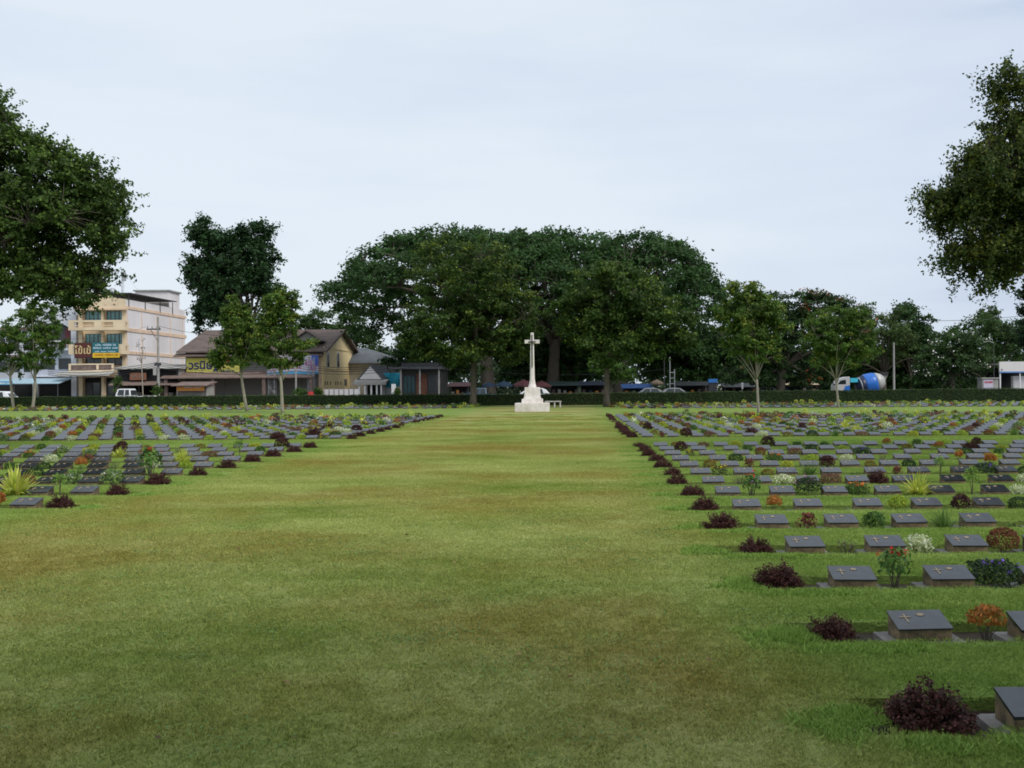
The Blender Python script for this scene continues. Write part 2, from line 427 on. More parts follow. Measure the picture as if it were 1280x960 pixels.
for i, z in enumerate(ZR[:14]):
    for k in range(16 if i < 4 else 8):
        a = rnd.uniform(0, 6.283); r = rnd.uniform(0.0, 0.16)
        x, y = XR0 - 0.40 + math.cos(a) * r * 1.3, z + 0.05 + math.sin(a) * r * 1.6
        lp.append((x, y, 0)); ls.append(rnd.uniform(0.6, 1.15))
    for k in range(20 if i < 4 else 10):
        lp.append((XR0 - 0.25 + rnd.random() * (1.6 if i == 0 else 0.7), z - BF - 0.16 + rnd.uniform(-.05, .03), 0)); ls.append(rnd.uniform(0.5, 1.0))
for i, z in enumerate(ZL[:9]):
    for k in range(8): lp.append((XL0 + 0.42 + rnd.uniform(-.1, .12), z + rnd.uniform(-.15, .2), 0)); ls.append(rnd.uniform(0.5, 0.9))
grass_object("long_grass", lp, ls, M_LUSH, 0.22, 5200, 0.042, 0.0042, 0.95)

# clover and coarse broad-leaved weeds scattered in clumps through the near turf
rng = np.random.default_rng(15)
cl_ = []
for q in range(150):
    cy = rng.uniform(4.3, 15); cxx = rng.uniform(-.58, .42) * cy
    if cxx > 1.15 and not 1.15 < cxx < 1.3: continue
    if cxx < -6.3: continue
    m_n = int(rng.integers(25, 130)); sp = rng.uniform(.06, .30)
    cl_.append(np.stack([cxx + rng.normal(size=m_n) * sp * 1.4, cy + rng.normal(size=m_n) * sp, rng.uniform(.012, .030, m_n)], 1))
cl_ = np.concatenate(cl_); n = len(cl_)
link("clover", np_mesh("clover", leaf_quads(rng, cl_, .016, np.tile([0, -.15, 1.0], (n, 1)), 1.15, .4, .45), n, 4, colours(rng, n, (0.20, 0.30, 0.075), .35), [LEAF]), kind="stuff")

# fallen leaves on the turf
rng = np.random.default_rng(5)
n = 190
yy = rng.uniform(4.6, 24, n); xx = rng.uniform(-0.5, 0.36, n) * yy
ok = (xx > -6.3) & (xx < 1.2); pos = np.stack([xx[ok], yy[ok], np.full(ok.sum(), 0.026)], 1)
V = leaf_quads(rng, pos, 0.034, np.tile([0, 0, 1.0], (len(pos), 1)), 1.8, 0.6, 0.3)
link("fallen_leaves", np_mesh("fallen_leaves", V, len(pos), 4, colours(rng, len(pos), (0.30, 0.20, 0.09), 0.5), [LEAF]), kind="stuff")

# ------------------------------------------------------------------ grave markers
MW, MD, MF, MBK = 0.335, 0.225, 0.058, 0.124     # width, depth, front and back height of the pedestal
tilt = math.atan2(MBK - MF, MD)
def slope_pt(u, v, lift):
    """point on the plaque: u across from the middle, v up the slope from the front edge"""
    return (u, v * math.cos(tilt) - math.sin(tilt) * lift, MF + v * math.sin(tilt) + math.cos(tilt) * lift)
def slope_poly(mb, poly, lo, hi):
    n = len(poly)
    mb.add([slope_pt(u, v, lo) for u, v in poly] + [slope_pt(u, v, hi) for u, v in poly],
           [tuple(range(n))[::-1], tuple(range(n, 2 * n))] + [(i, (i + 1) % n, n + (i + 1) % n, n + i) for i in range(n)])
SLEN = math.hypot(MD, MBK - MF)
def marker_meshes():
    out = []
    out.append(("base_slab", MB().box(-0.245, 0.245, -0.07, 0.29, -0.09, -0.012).mesh("base_slab", M_SLAB), 0.004))
    out.append(("pedestal", MB().prism([(0, -0.0118), (MD, -0.0118), (MD, MBK), (0, MF)], 'x', -MW / 2, MW / 2).mesh("pedestal", M_PED), 0.006))
    mb = MB(); e = 0.006
    slope_poly(mb, [(-MW / 2 - e, -e), (MW / 2 + e, -e), (MW / 2 + e, SLEN + e), (-MW / 2 - e, SLEN + e)], 0.001, 0.013)
    out.append(("plaque", mb.mesh("plaque", M_PLAQ), 0.003))
    mb = MB(); t = 0.0045; cx, c0, c1, cz = -0.083, 0.075, 0.185, 0.146
    slope_poly(mb, [(cx - t, c0), (cx + t, c0), (cx + t, cz - t), (cx + 0.036, cz - t), (cx + 0.036, cz + t), (cx + t, cz + t), (cx + t, c1), (cx - t, c1), (cx - t, cz + t), (cx - 0.036, cz + t), (cx - 0.036, cz - t), (cx - t, cz - t)], 0.013, 0.017)
    out.append(("cross", mb.mesh("cross", M_BRASS), 0))
    mb = MB(); r_ = random.Random(2)
    slope_poly(mb, [(0.022 + math.cos(a) * (0.030 if i % 2 else 0.018), 0.172 + math.sin(a) * (0.022 if i % 2 else 0.013)) for i, a in enumerate([j * math.pi / 7 for j in range(14)])], 0.013, 0.017)
    out.append(("emblem", mb.mesh("emblem", M_BRASS), 0))
    return out
MARK = marker_meshes()
ORD = "first second third fourth fifth sixth seventh eighth ninth tenth eleventh twelfth thirteenth fourteenth fifteenth sixteenth seventeenth eighteenth nineteenth twentieth".split()
def ordn(i):
    i += 1
    return ORD[i - 1] if i <= 20 else f"{i}{'th' if i % 100 in (11, 12, 13) else {1: 'st', 2: 'nd', 3: 'rd'}.get(i % 10, 'th')}"
def make_marker(x, y, label, detail, rnd):
    t = thing("grave_marker", label, "grave marker", (x, y, -.016 if y > 12 else -.009 if y > 7.5 else -.003), R(rnd.uniform(-1.6, 1.6)), "grave markers set in rows across the lawns")
    t.rotation_euler = (R(rnd.uniform(-.7, .7)), R(rnd.uniform(-.8, .8)), R(rnd.uniform(-1.6, 1.6)))
    objs = {}
    for nme, me, bev in MARK:
        if not detail and nme in ("cross", "emblem"): continue
        o = link(nme, me, objs.get("plaque") if nme in ("cross", "emblem") else t)
        if bev and y < 16:
            b = o.modifiers.new("bevel", 'BEVEL'); b.width = bev; b.segments = 2
        objs[nme] = o
    return t
def row_name(side, i):
    nf = 14 if side == "right" else 9
    return (f"{ordn(i)} row", f"near {side} block") if i < nf else (f"{ordn(i - nf)} row", f"far {side} block")

# ------------------------------------------------------------------ bedding plants
def shell_pts(rng, n, rx, rz, lump=0.3, zc=0.5, lo=0.55):
    d = unit(rng.normal(size=(n, 3)))
    d[:, 2] = np.where(d[:, 2] < -0.55, -d[:, 2], d[:, 2])
    bumps = unit(rng.normal(size=(9, 3))); amp = rng.uniform(-lump, lump, 9)
    k = 1 + (np.exp(-((d[:, None] - bumps[None]) ** 2).sum(2) / 0.25) * amp[None]).sum(1)
    r = (lo + (1 - lo) * rng.random(n) ** 0.6) * k
    p = d * r[:, None] * np.array([rx, rx, rz * zc]) + np.array([0, 0, rz * zc + 0.01])
    p[:, 2] = np.maximum(p[:, 2], 0.0)
    return p, d
def stems_mesh(rng, n, rx, rz, th, m=M_BARK):
    mb = MB()
    for i in range(n):
        a = rng.uniform(0, 6.283); r = rng.uniform(0.3, 0.85)
        top = Vector((math.cos(a) * rx * r, math.sin(a) * rx * r, rz * rng.uniform(0.6, 0.95)))
        mid = top * 0.5 + Vector((rng.normal() * rx * .12, rng.normal() * rx * .12, 0.04 * rz))
        mb.tube([(rng.normal() * 0.01, rng.normal() * 0.01, -0.05), mid, top], [th, th * .8, th * .45], 4)
    return mb.mesh("stem", m)
def blades_mesh(rng, n, length, width, col, droop=0.6, var=0.3, tips=None, tf=0.0, spread=0.9):
    V = []; C = []
    cs = colours(rng, n, col, var, tips, tf)
    for i in range(n):
        a = rng.uniform(0, 6.283); out_ = rng.uniform(0.1, spread); L = length * rng.uniform(0.6, 1.1)
        d = np.array([math.cos(a), math.sin(a), 0.0]); sd = np.array([-math.sin(a), math.cos(a), 0.0])
        b0 = d * rng.uniform(0, 0.04) + np.array([0, 0, -0.03])
        pts = []
        for t in (0, 0.35, 0.7, 1.0):
            rr = L * out_ * (t ** 1.3); zz = L * (t - droop * out_ * t * t)
            pts.append(b0 + d * rr + np.array([0, 0, max(zz, 0.01) if t else 0]))
        ws = [width * .5, width * .55, width * .35, width * .03]
        for k in range(3):
            V += [pts[k] - sd * ws[k], pts[k] + sd * ws[k], pts[k + 1] + sd * ws[k + 1], pts[k + 1] - sd * ws[k + 1]]; C.append(cs[i])
    return np_mesh("foliage", np.array(V), n * 3, 4, np.array(C), [LEAF])
def blossom_mesh(rng, spots, r, col, petals=6, var=0.2):
    P_, nr = [], []
    for s_ in spots:
        for k in range(petals):
            o = rng.normal(size=3) * r * 0.55; P_.append(s_ + o); nr.append(o / r + np.array([0, -0.3, 0.8]))
    P_ = np.array(P_); V = leaf_quads(rng, P_, r * 1.1, np.array(nr), 1.2, 0.3, 0.5)
    return np_mesh("blossom", V, len(P_), 4, colours(rng, len(P_), col, var), [PETAL])
PAL = {   # leaf colour, tip colour, tip share
    "purple_bush": ((0.066, 0.026, 0.021), (0.17, 0.065, 0.055), .26), "orange_bush": ((0.36, 0.14, 0.03), (0.20, 0.16, 0.03), .16),
    "red_flower_shrub": ((0.07, 0.15, 0.03), (0.11, 0.20, 0.04), .3), "violet_flower_shrub": ((0.030, 0.055, 0.022), (0.05, 0.085, 0.03), .3),
    "bare_shrub": ((0.14, 0.13, 0.07), None, 0), "variegated_shrub": ((0.36, 0.42, 0.20), (0.62, 0.65, 0.46), .45),
    "brown_shrub": ((0.125, 0.052, 0.022), (0.22, 0.085, 0.035), .35), "red_leaf_shrub": ((0.17, 0.045, 0.035), (0.10, 0.06, 0.03), .3),
    "green_shrub": ((0.060, 0.13, 0.025), (0.12, 0.20, 0.04), .3), "grass_clump": ((0.10, 0.18, 0.04), None, 0),
    "low_fern": ((0.07, 0.13, 0.03), None, 0), "lime_shrub": ((0.21, 0.31, 0.03), (0.34, 0.40, 0.04), .4),
    "maroon_shrub": ((0.055, 0.020, 0.018), (0.10, 0.03, 0.03), .25), "dark_green_shrub": ((0.025, 0.055, 0.016), (0.045, 0.085, 0.02), .3),
    "pink_flower_shrub": ((0.030, 0.058, 0.020), (0.05, 0.08, 0.03), .25), "orange_flower_shrub": ((0.055, 0.11, 0.025), (0.08, 0.14, 0.03), .3),
    "spiky_yellow_plant": ((0.36, 0.42, 0.06), (0.52, 0.52, 0.12), .35), "green_sapling": ((0.12, 0.22, 0.04), (0.2, 0.3, 0.06), .3),
    "white_flower_shrub": ((0.10, 0.17, 0.05), (0.16, 0.22, 0.08), .3), "yellow_shrub": ((0.36, 0.37, 0.03), (0.24, 0.31, 0.04), .35),
    "olive_shrub": ((0.13, 0.13, 0.025), (0.26, 0.15, 0.03), .3), "yellow_flower_shrub": ((0.05, 0.06, 0.02), (0.07, 0.10, 0.03), .3),
    "pinkish_shrub": ((0.17, 0.072, 0.058), (0.12, 0.11, 0.04), .35),
}
def plant_proto(kind, seed):
    rng = np.random.default_rng(seed)
    c, tip, tf = PAL[kind]
    parts = []
    def bush(n, rx, rz, leaf, lump=.35, lo=.5, rand=.8, zc=.5, el=1.8):
        p, d = shell_pts(rng, n, rx, rz, lump, zc, lo)
        cl = 1 + 0.25 * np.sin(p[:, 0] * 40 + seed) * np.sin(p[:, 1] * 37) * np.cos(p[:, 2] * 33)
        parts.append(("foliage", np_mesh("foliage", leaf_quads(rng, p, leaf, d + [0, 0, .4], el, .4, rand), n, 4, colours(rng, n, c, .35, tip, tf, cl), [LEAF]), None))
        return p
    def flowers(p, k, r, col, top=.55, petals=6):
        zz = p[:, 2]; cand = p[(zz > np.quantile(zz, top))]
        sp = cand[rng.choice(len(cand), k, replace=False)] * 1.06
        parts.append(("blossom", blossom_mesh(rng, sp, r, col, petals), "stuff"))
    st = lambda n, rx, rz, th: parts.append(("stem", stems_mesh(rng, n, rx, rz, th), None))
    if kind == "purple_bush":
        ns, per = 230, 30
        a = rng.uniform(0, 6.283, ns); el_ = np.arccos(rng.uniform(.02, 1, ns)); ln = rng.uniform(.90, 1.05, ns) * (1 + .16 * np.sin(a * 3 + seed) + .1 * np.sin(a * 5))
        tip_ = np.stack([np.cos(a) * np.sin(el_) * .215 * ln, np.sin(a) * np.sin(el_) * .20 * ln, np.cos(el_) * .215 * ln + .035], 1)
        t_ = rng.uniform(.55, 1.03, (ns, per)) ; p = (tip_[:, None] * t_[:, :, None]).reshape(-1, 3) + rng.normal(size=(ns * per, 3)) * .010
        p[:, 2] = np.maximum(p[:, 2], .004); d = np.repeat(unit(tip_), per, 0); n = ns * per
        sh = np.repeat(rng.uniform(.75, 1.3, ns), per)
        parts.append(("foliage", np_mesh("foliage", leaf_quads(rng, p, .019, d * .6 + [0, 0, .5], 1.5, .45, .75), n, 4, colours(rng, n, c, .35, tip, tf, sh), [LEAF]), None))
        mb = MB()
        for q in range(0, ns, 5): mb.tube([(0, 0, -.05), tuple(tip_[q] * .55 + [0, 0, .01]), tuple(tip_[q] * .98)], [.004, .003, .0015], 4)
        parts.append(("stem", mb.mesh("stem", M_BARK), None))
    elif kind == "orange_bush": bush(620, .12, .17, .028, .3, .5, .7); parts[-1][1].transform(Matrix.Translation((0, 0, .075))); st(10, .09, .17, .004)
    elif kind == "red_flower_shrub":
        p = bush(170, .15, .30, .062, .4, .55, .5, .5, 2.2); parts[-1][1].transform(Matrix.Translation((0, 0, .05))); flowers(p + [0, 0, .06], 6, .020, (0.55, 0.035, 0.02), .6, 9); st(9, .15, .27, .006)
    elif kind == "violet_flower_shrub": p = bush(900, .20, .22, .034, .3); flowers(p, 12, .020, (0.22, 0.13, 0.62), .35); st(6, .15, .16, .004)
    elif kind == "bare_shrub": bush(50, .14, .2, .022, .3, .3); st(22, .16, .21, .0028)
    elif kind == "variegated_shrub": bush(520, .19, .21, .030, .35, .3); st(10, .16, .16, .003)
    elif kind == "brown_shrub": bush(1300, .135, .235, .022, .08, .75); st(4, .06, .1, .006)
    elif kind == "red_leaf_shrub": bush(200, .10, .20, .034, .3, .3); st(9, .08, .19, .004)
    elif kind == "green_shrub": bush(520, .115, .185, .032, .2); st(6, .08, .12, .004)
    elif kind == "grass_clump": parts.append(("foliage", blades_mesh(rng, 85, .36, .012, c, .5), None))
    elif kind == "low_fern": parts.append(("foliage", blades_mesh(rng, 80, .16, .012, c, .7), None))
    elif kind == "lime_shrub": bush(520, .125, .18, .030, .22); st(6, .08, .12, .004)
    elif kind == "maroon_shrub": bush(750, .15, .26, .034, .3); st(7, .1, .18, .005)
    elif kind == "dark_green_shrub": bush(700, .15, .20, .028, .14, .7); st(5, .08, .12, .005)
    elif kind == "pink_flower_shrub": p = bush(1000, .20, .31, .032, .22); flowers(p, 9, .024, (0.66, 0.32, 0.52), .35); st(5, .12, .2, .005)
    elif kind == "orange_flower_shrub": p = bush(620, .16, .21, .034, .25); flowers(p, 13, .022, (0.72, 0.20, 0.02), .4); st(5, .1, .15, .005)
    elif kind == "spiky_yellow_plant": parts.append(("foliage", blades_mesh(rng, 120, .42, .026, c, .75, .3, tip, tf, 1.0), None))
    elif kind == "green_sapling": bush(260, .12, .28, .036, .4, .3); parts[-1][1].transform(Matrix.Translation((0, 0, .14))); st(4, .05, .40, .005)
    elif kind == "white_flower_shrub": p = bush(300, .17, .26, .045, .3, .4); flowers(p, 10, .018, (0.80, 0.80, 0.74), .35); st(10, .13, .22, .004)
    elif kind == "yellow_shrub": bush(640, .145, .19, .030, .2); st(5, .09, .12, .004)
    elif kind == "olive_shrub": bush(620, .13, .18, .027, .12, .7); st(5, .08, .12, .004)
    elif kind == "yellow_flower_shrub": p = bush(360, .14, .20, .030, .3); flowers(p, 8, .026, (0.80, 0.58, 0.02), .4); st(6, .1, .17, .004)
    elif kind == "pinkish_shrub": bush(720, .18, .19, .028, .2); st(6, .12, .12, .004)
    return parts
DESC = {"purple_bush": "dark purple bush", "orange_bush": "orange-leaved bush", "red_flower_shrub": "red-flowered shrub", "violet_flower_shrub": "violet-flowered shrub", "bare_shrub": "sparse twiggy shrub",
        "variegated_shrub": "pale variegated shrub", "brown_shrub": "clipped brown shrub", "red_leaf_shrub": "red-leaved shrub", "green_shrub": "green shrub", "grass_clump": "strappy green clump", "low_fern": "low green fern",
        "lime_shrub": "lime-green shrub", "maroon_shrub": "upright maroon shrub", "dark_green_shrub": "dark green shrub", "pink_flower_shrub": "pink-flowered shrub", "orange_flower_shrub": "orange-flowered shrub",
        "spiky_yellow_plant": "spiky yellow-green plant", "green_sapling": "thin green sapling", "white_flower_shrub": "white-flowered shrub", "yellow_shrub": "bright yellow shrub", "olive_shrub": "rounded olive shrub",
        "yellow_flower_shrub": "yellow-flowered shrub", "pinkish_shrub": "low pinkish shrub"}
for k_, (c_0, t_0, f_0) in list(PAL.items()):          # fresh, wet-season leaf colours
    if k_ not in ('purple_bush', 'maroon_shrub'):
        g_ = lambda c: tuple(min(.8, x * 1.25) for x in c) if c else c
        PAL[k_] = (g_(c_0), g_(t_0), f_0)
PROTO = {k: [plant_proto(k, 11 + 7 * i), plant_proto(k, 211 + 7 * i)] for i, k in enumerate(PAL)}
def plant(kind, x, y, label, rnd, s=1.0, variant=None):
    group = "dark purple bushes ending the rows" if "end" in label.split() else "bedding plants between the grave markers"
    t = thing(kind, label, "bush" if "bush" in kind else "plant" if ("clump" in kind or "fern" in kind or "plant" in kind or "sapling" in kind) else "shrub", (x, y, -0.06), rnd.uniform(0, 6.283), group)
    t.scale = (s * rnd.uniform(.92, 1.1), s * rnd.uniform(.92, 1.1), s * rnd.uniform(.92, 1.1))
    for nme, me, kd in PROTO[kind][rnd.randrange(2) if variant is None else variant]:
        link(nme, me, t, kd)
    return t

# which plant stands in which gap, read off the photograph row by row (gap k lies after marker k)
GR = {0: {0: "green_shrub"}, 1: {0: "orange_bush", 1: "maroon_shrub"}, 2: {0: "red_flower_shrub", 1: "violet_flower_shrub", 2: "brown_shrub"},
      3: {0: "bare_shrub", 1: "variegated_shrub", 2: "brown_shrub"}, 4: {0: "red_leaf_shrub", 1: "green_shrub", 2: "grass_clump", 3: "low_fern"},
      5: {0: "orange_bush", 1: None, 2: "lime_shrub", 3: "maroon_shrub", 4: "dark_green_shrub"}, 6: {0: "red_flower_shrub", 1: "pink_flower_shrub", 2: "orange_flower_shrub", 3: "spiky_yellow_plant", 4: "green_sapling", 5: "variegated_shrub"},
      7: {0: "bare_shrub", 1: "variegated_shrub", 2: "pinkish_shrub", 3: "purple_bush", 4: None, 5: "low_fern", 6: "variegated_shrub"},
      8: {0: "yellow_flower_shrub", 1: "olive_shrub", 2: "grass_clump", 3: "low_fern", 4: "red_leaf_shrub", 5: "green_sapling", 6: "violet_flower_shrub"},
      9: {0: "olive_shrub", 1: "red_leaf_shrub", 2: "yellow_shrub", 3: "maroon_shrub", 4: "olive_shrub", 5: "dark_green_shrub", 6: None, 7: "orange_bush"},
      10: {0: None, 1: "dark_green_shrub", 2: "orange_flower_shrub", 3: "lime_shrub", 4: "variegated_shrub", 5: "bare_shrub"},
      11: {0: "yellow_flower_shrub", 1: None, 2: "brown_shrub", 3: "pinkish_shrub", 4: None, 5: "violet_flower_shrub"},
      12: {0: "maroon_shrub", 1: None, 2: "green_shrub", 3: None, 4: "dark_green_shrub"},
      13: {0: "olive_shrub", 1: "pinkish_shrub", 2: "yellow_shrub", 3: "maroon_shrub", 4: "green_shrub", 5: "green_shrub", 6: None, 7: "orange_bush", 9: "lime_shrub", 10: "maroon_shrub"}}
GL = {0: {0: "orange_bush"}, 1: {0: "green_sapling", 1: "spiky_yellow_plant"}, 2: {0: "white_flower_shrub", 1: "white_flower_shrub", 2: "brown_shrub"},
      3: {0: "red_flower_shrub", 1: "lime_shrub", 2: "grass_clump", 3: "dark_green_shrub"}, 4: {0: "lime_shrub", 1: "variegated_shrub", 2: "bare_shrub", 3: "orange_bush", 4: "dark_green_shrub"},
      5: {0: None, 1: "spiky_yellow_plant", 2: None, 3: None, 4: "red_leaf_shrub", 5: "variegated_shrub"}, 6: {0: "green_sapling", 1: "pinkish_shrub", 2: None, 3: "brown_shrub", 5: "white_flower_shrub"},
      7: {0: "green_shrub", 1: None, 2: "low_fern", 3: "bare_shrub", 5: "maroon_shrub"}, 8: {0: "maroon_shrub", 1: "yellow_shrub", 2: None, 3: "olive_shrub", 5: "olive_shrub", 6: "maroon_shrub", 7: "yellow_shrub"}}
BIG = {("R", 6, 3): 1.15, ("R", 9, 3): 1.15, ("R", 13, 3): 1.2, ("L", 8, 0): 1.45, ("L", 1, 1): 1.3, ("L", 5, 1): 1.25, ("L", 2, 0): 1.3, ("L", 3, 0): 1.35, ("L", 5, 4): 1.4, ("R", 7, 3): .85, ("R", 5, 3): .9}
BAG = ["lime_shrub", "yellow_shrub", "olive_shrub", "green_shrub", "dark_green_shrub", "maroon_shrub", "purple_bush", "orange_bush", "pinkish_shrub", "variegated_shrub", "low_fern", "brown_shrub", "orange_flower_shrub", "grass_clump", "red_leaf_shrub",
       "lime_shrub", "olive_shrub", "green_shrub", "yellow_flower_shrub", "spiky_yellow_plant", "pinkish_shrub", "white_flower_shrub", "lime_shrub", "yellow_shrub", "lime_shrub", "green_shrub"]
BAG2 = [q for q in BAG if q not in ("purple_bush", "dark_green_shrub")] + ["lime_shrub", "yellow_shrub", "lime_shrub", "spiky_yellow_plant"]
rr_ = random.Random(17)
spots_m, spots_p = [], []      # (depth, ...)
for side, rows, x0, step, sgn, table, code in (("right", ZR, 2.185, 0.773, 1, GR, "R"), ("left", ZL, -7.42, -0.705, -1, GL, "L")):
    for i, y in enumerate(rows):
        if y > 83.3: continue
        back = y > 60
        xe = (XR0 if sgn > 0 else XL0)
        rn, bn = row_name(side, i)
        if not back and VX + xe * F / y > -60:
            spots_p.append((y, "purple_bush", xe + rr_.uniform(-.05, .05), y + 0.06, f"dark purple bush at the lawn end of the {rn}, {bn}", rr_.uniform(.78, .97), side))
        k = 0
        while k < 90:
            x = x0 + step * k + rr_.uniform(-.012, .012)
            px = VX + x * F / y
            if px > 1280 + 130 or px < -130: break
            vis = -18 < px < 1298
            bare_end = back and k < 2
            if not bare_end: spots_m.append((y if vis else y + 500, x, y - 0.03, f"dark grave marker {ordn(k)} from the lawn in the {rn}, {bn}", side, k, i))
            kd = table.get(i, {}).get(k, "?")
            if kd == "?": kd = rr_.choice(BAG2 if back else BAG) if rr_.random() < (0.93 if y > 28 else 0.72) else None
            pxp = VX + (x + step * .5) * F / y
            if kd:
                visp = -16 < pxp < 1296
                spots_p.append((y if visp else y + 500, kd, x + step * .5 + rr_.uniform(-.05, .05), y + 0.08 + rr_.uniform(-.06, .08),
                                f"{DESC[kd]} after {ordn(k)} marker from the lawn, {rn}, {bn}", BIG.get((code, i, k), 1.0) * rr_.uniform(.88, 1.12) * (1.15 if y > 28 else 1.0), side))
            k += 1
spots_m.sort(key=lambda q: q[0]); spots_p.sort(key=lambda q: q[0])
NM, NP = 300, 340
for q in spots_m[:NM]:
    make_marker(q[1], q[2], q[3], q[2] < 24, rr_)
for q in spots_p[:NP]:
    plant(q[1], q[2], q[3], q[4], rr_, q[5])
# the many small far ones: two real meshes
mbf = MB()
DZ = -.016
for q in spots_m[NM:]:
    x, y = q[1], q[2]
    mbf.mi = 0; mbf.box(x - .245, x + .245, y - .07, y + .29, -.09, -.028)
    mbf.mi = 1; mbf.prism([(y, -0.0279), (y + MD, -0.0279), (y + MD, MBK - .020), (y, MF - .020)], 'x', x - MW / 2, x + MW / 2)
    mbf.mi = 2; n0 = len(mbf.v); e = .006
    slope_poly(mbf, [(-MW / 2 - e, -e), (MW / 2 + e, -e), (MW / 2 + e, SLEN + e), (-MW / 2 - e, SLEN + e)], -.004, .013)
    for j in range(n0, len(mbf.v)): a = mbf.v[j]; mbf.v[j] = (a[0] + x, a[1] + y, a[2] + DZ)
tag(mbf.build("far_grave_markers", [M_SLAB, M_PED, M_PLAQ]), kind="stuff")
rng = np.random.default_rng(77)
PV, PC = [], []
for q in spots_p[NP:]:
    kd, x, y, s_ = q[1], q[2], q[3], q[5] * 1.1
    c, tip, tf = PAL[kd]
    nn = 60
    tall = {"maroon_shrub": .27, "green_sapling": .38, "pink_flower_shrub": .3, "grass_clump": .26, "spiky_yellow_plant": .32, "red_flower_shrub": .3, "brown_shrub": .23}.get(kd, .2)
    p, d = shell_pts(rng, nn, .15 * s_, tall * s_, .3)
    PV.append(leaf_quads(rng, p + [x, y, -.03], .085, d + [0, 0, .4], 1.5, .4, .7)); PC.append(colours(rng, nn, c, .35, tip, tf))
    fc = {"red_flower_shrub": (.55, .04, .03), "white_flower_shrub": (.8, .8, .74), "yellow_flower_shrub": (.8, .58, .02), "orange_flower_shrub": (.72, .2, .02), "pink_flower_shrub": (.66, .32, .52), "violet_flower_shrub": (.22, .13, .6)}.get(kd)
    if fc: PC[-1][:10] = fc
PV = np.concatenate(PV); PC = np.concatenate(PC)
link("far_bedding_plants", np_mesh("far_bedding_plants", PV, len(PC), 4, PC, [LEAF]), kind="stuff")
# ------------------------------------------------------------------ the cross of the memorial and the bench
Z = 64.6
cxp = PX(665.5, Z)
mon = thing("memorial_cross", "tall white stone memorial cross with a bronze sword on a stepped base", "memorial cross", (cxp, Z, 0))
u = Z / F
MB().taper(-21 * u, 21 * u, -1.05, 1.05, -0.05, 10.4 * u, 0.0, 0.0).build("plinth", M_STONE, mon, bevel=0.02)
MB().taper(-13 * u, 13 * u, -.66, .66, 10.4 * u, 15.6 * u, .015, .015).build("step", M_STONE, mon, bevel=0.02)
mb = MB(); mb.taper(-10.6 * u, 10.6 * u, -.53, .53, 15.6 * u, 18 * u, .02, .02); mb.taper(-9.8 * u, 9.8 * u, -.49, .49, 18 * u, 30 * u, .03, .03)
mb.build("pedestal", M_STONE, mon, bevel=0.015)
def octa(prof):
    vs, fs = [], []
    for hw, z in prof:
        c = hw * 0.42
        vs += [(-hw, -c, z), (-c, -hw, z), (c, -hw, z), (hw, -c, z), (hw, c, z), (c, hw, z), (-c, hw, z), (-hw, c, z)]
    for i in range(len(prof) - 1):
        for j in range(8): fs.append((i * 8 + j, i * 8 + (j + 1) % 8, i * 8 + 8 + (j + 1) % 8, i * 8 + 8 + j))
    fs += [tuple(range(8))[::-1], tuple(range(len(prof) * 8 - 8, len(prof) * 8))]
    return MB().add(vs, fs)
octa([(4.9 * u, 30 * u), (4.9 * u, 31.2 * u), (3.9 * u, 34 * u), (3.2 * u, 38.5 * u), (2.95 * u, 40 * u), (2.15 * u, 84 * u), (1.95 * u, 98.2 * u)]).build("shaft", M_STONE, mon)
MB().box(-9.2 * u, 9.2 * u, -.098, .098, 84.6 * u, 89.2 * u).build("crossarm", M_STONE, mon, bevel=0.012)
mb = MB()
mb.prism([(-.026, 55 * u), (0, 53.5 * u), (.026, 55 * u), (.042, 86.2 * u), (-.042, 86.2 * u)], 'y', -.215, -.155)
mb.box(-4.6 * u, 4.6 * u, -.215, -.102, 86.2 * u, 87.2 * u)
mb.tube([(0, -.17, 87.2 * u), (0, -.17, 93.5 * u)], .030, 8); mb.lathe([(.01, 93.4 * u), (.045, 94 * u), (.045, 94.6 * u), (.01, 95.2 * u)], 8, Matrix.Translation((0, -.17, 0)))
mb.build("sword", M_BRONZE, mon)

zb = 76.0
ben = thing("stone_bench", "low pale stone bench on three square legs beside the memorial cross", "bench", (PX(692, zb), zb, 0))
k = zb / F
MB().box(-11 * k, 10 * k, -.22, .22, 0.40, 0.47).build("seat", M_STONE, ben, bevel=0.01)
for xx in (-9.3, 1.2, 8.3): MB().box(xx * k - .045, xx * k + .045, -.17, .17, -.02, .40).build("leg", M_STONE, ben)

# ------------------------------------------------------------------ hedge
rng = np.random.default_rng(4)
hd = thing("clipped_hedge", "long clipped dark green hedge closing the lawn along the road", "hedge", (0, 84.3, 0))
hx0, hx1 = -75.0, 62.0
def hh(x): return 0.97 + max(0, (x + 5)) * 0.0053
M_CORE = mat("hedge_core", (0.012, 0.020, 0.008), 1.0)
mb = MB()
xs = np.linspace(hx0, hx1, 40)
for a, b in zip(xs[:-1], xs[1:]): mb.box(a, b - .001, -.34, .34, -.05, hh((a + b) / 2) - .07)
mb.build("core", M_CORE, hd)
n = 52000
x = rng.uniform(hx0, hx1, n); t = rng.random(n); hv = 0.97 + np.maximum(0, x + 5) * 0.0053 + 0.018 * np.sin(x * 1.7) + 0.016 * np.sin(x * .43) + 0.014 * np.sin(x * 5.1) * np.sin(x * .9)
p = np.empty((n, 3)); d = np.zeros((n, 3))
front = t < .6; top = (t >= .6) & (t < .92); back = t >= .92
p[:, 0] = x
p[front, 1] = -.40 + rng.uniform(0, .06, front.sum()); p[front, 2] = rng.random(front.sum()) * hv[front]; d[front] = (0, -1, .35)
p[top, 1] = rng.uniform(-.4, .4, top.sum()); p[top, 2] = hv[top] - rng.uniform(0, .05, top.sum()); d[top] = (0, -.15, 1)
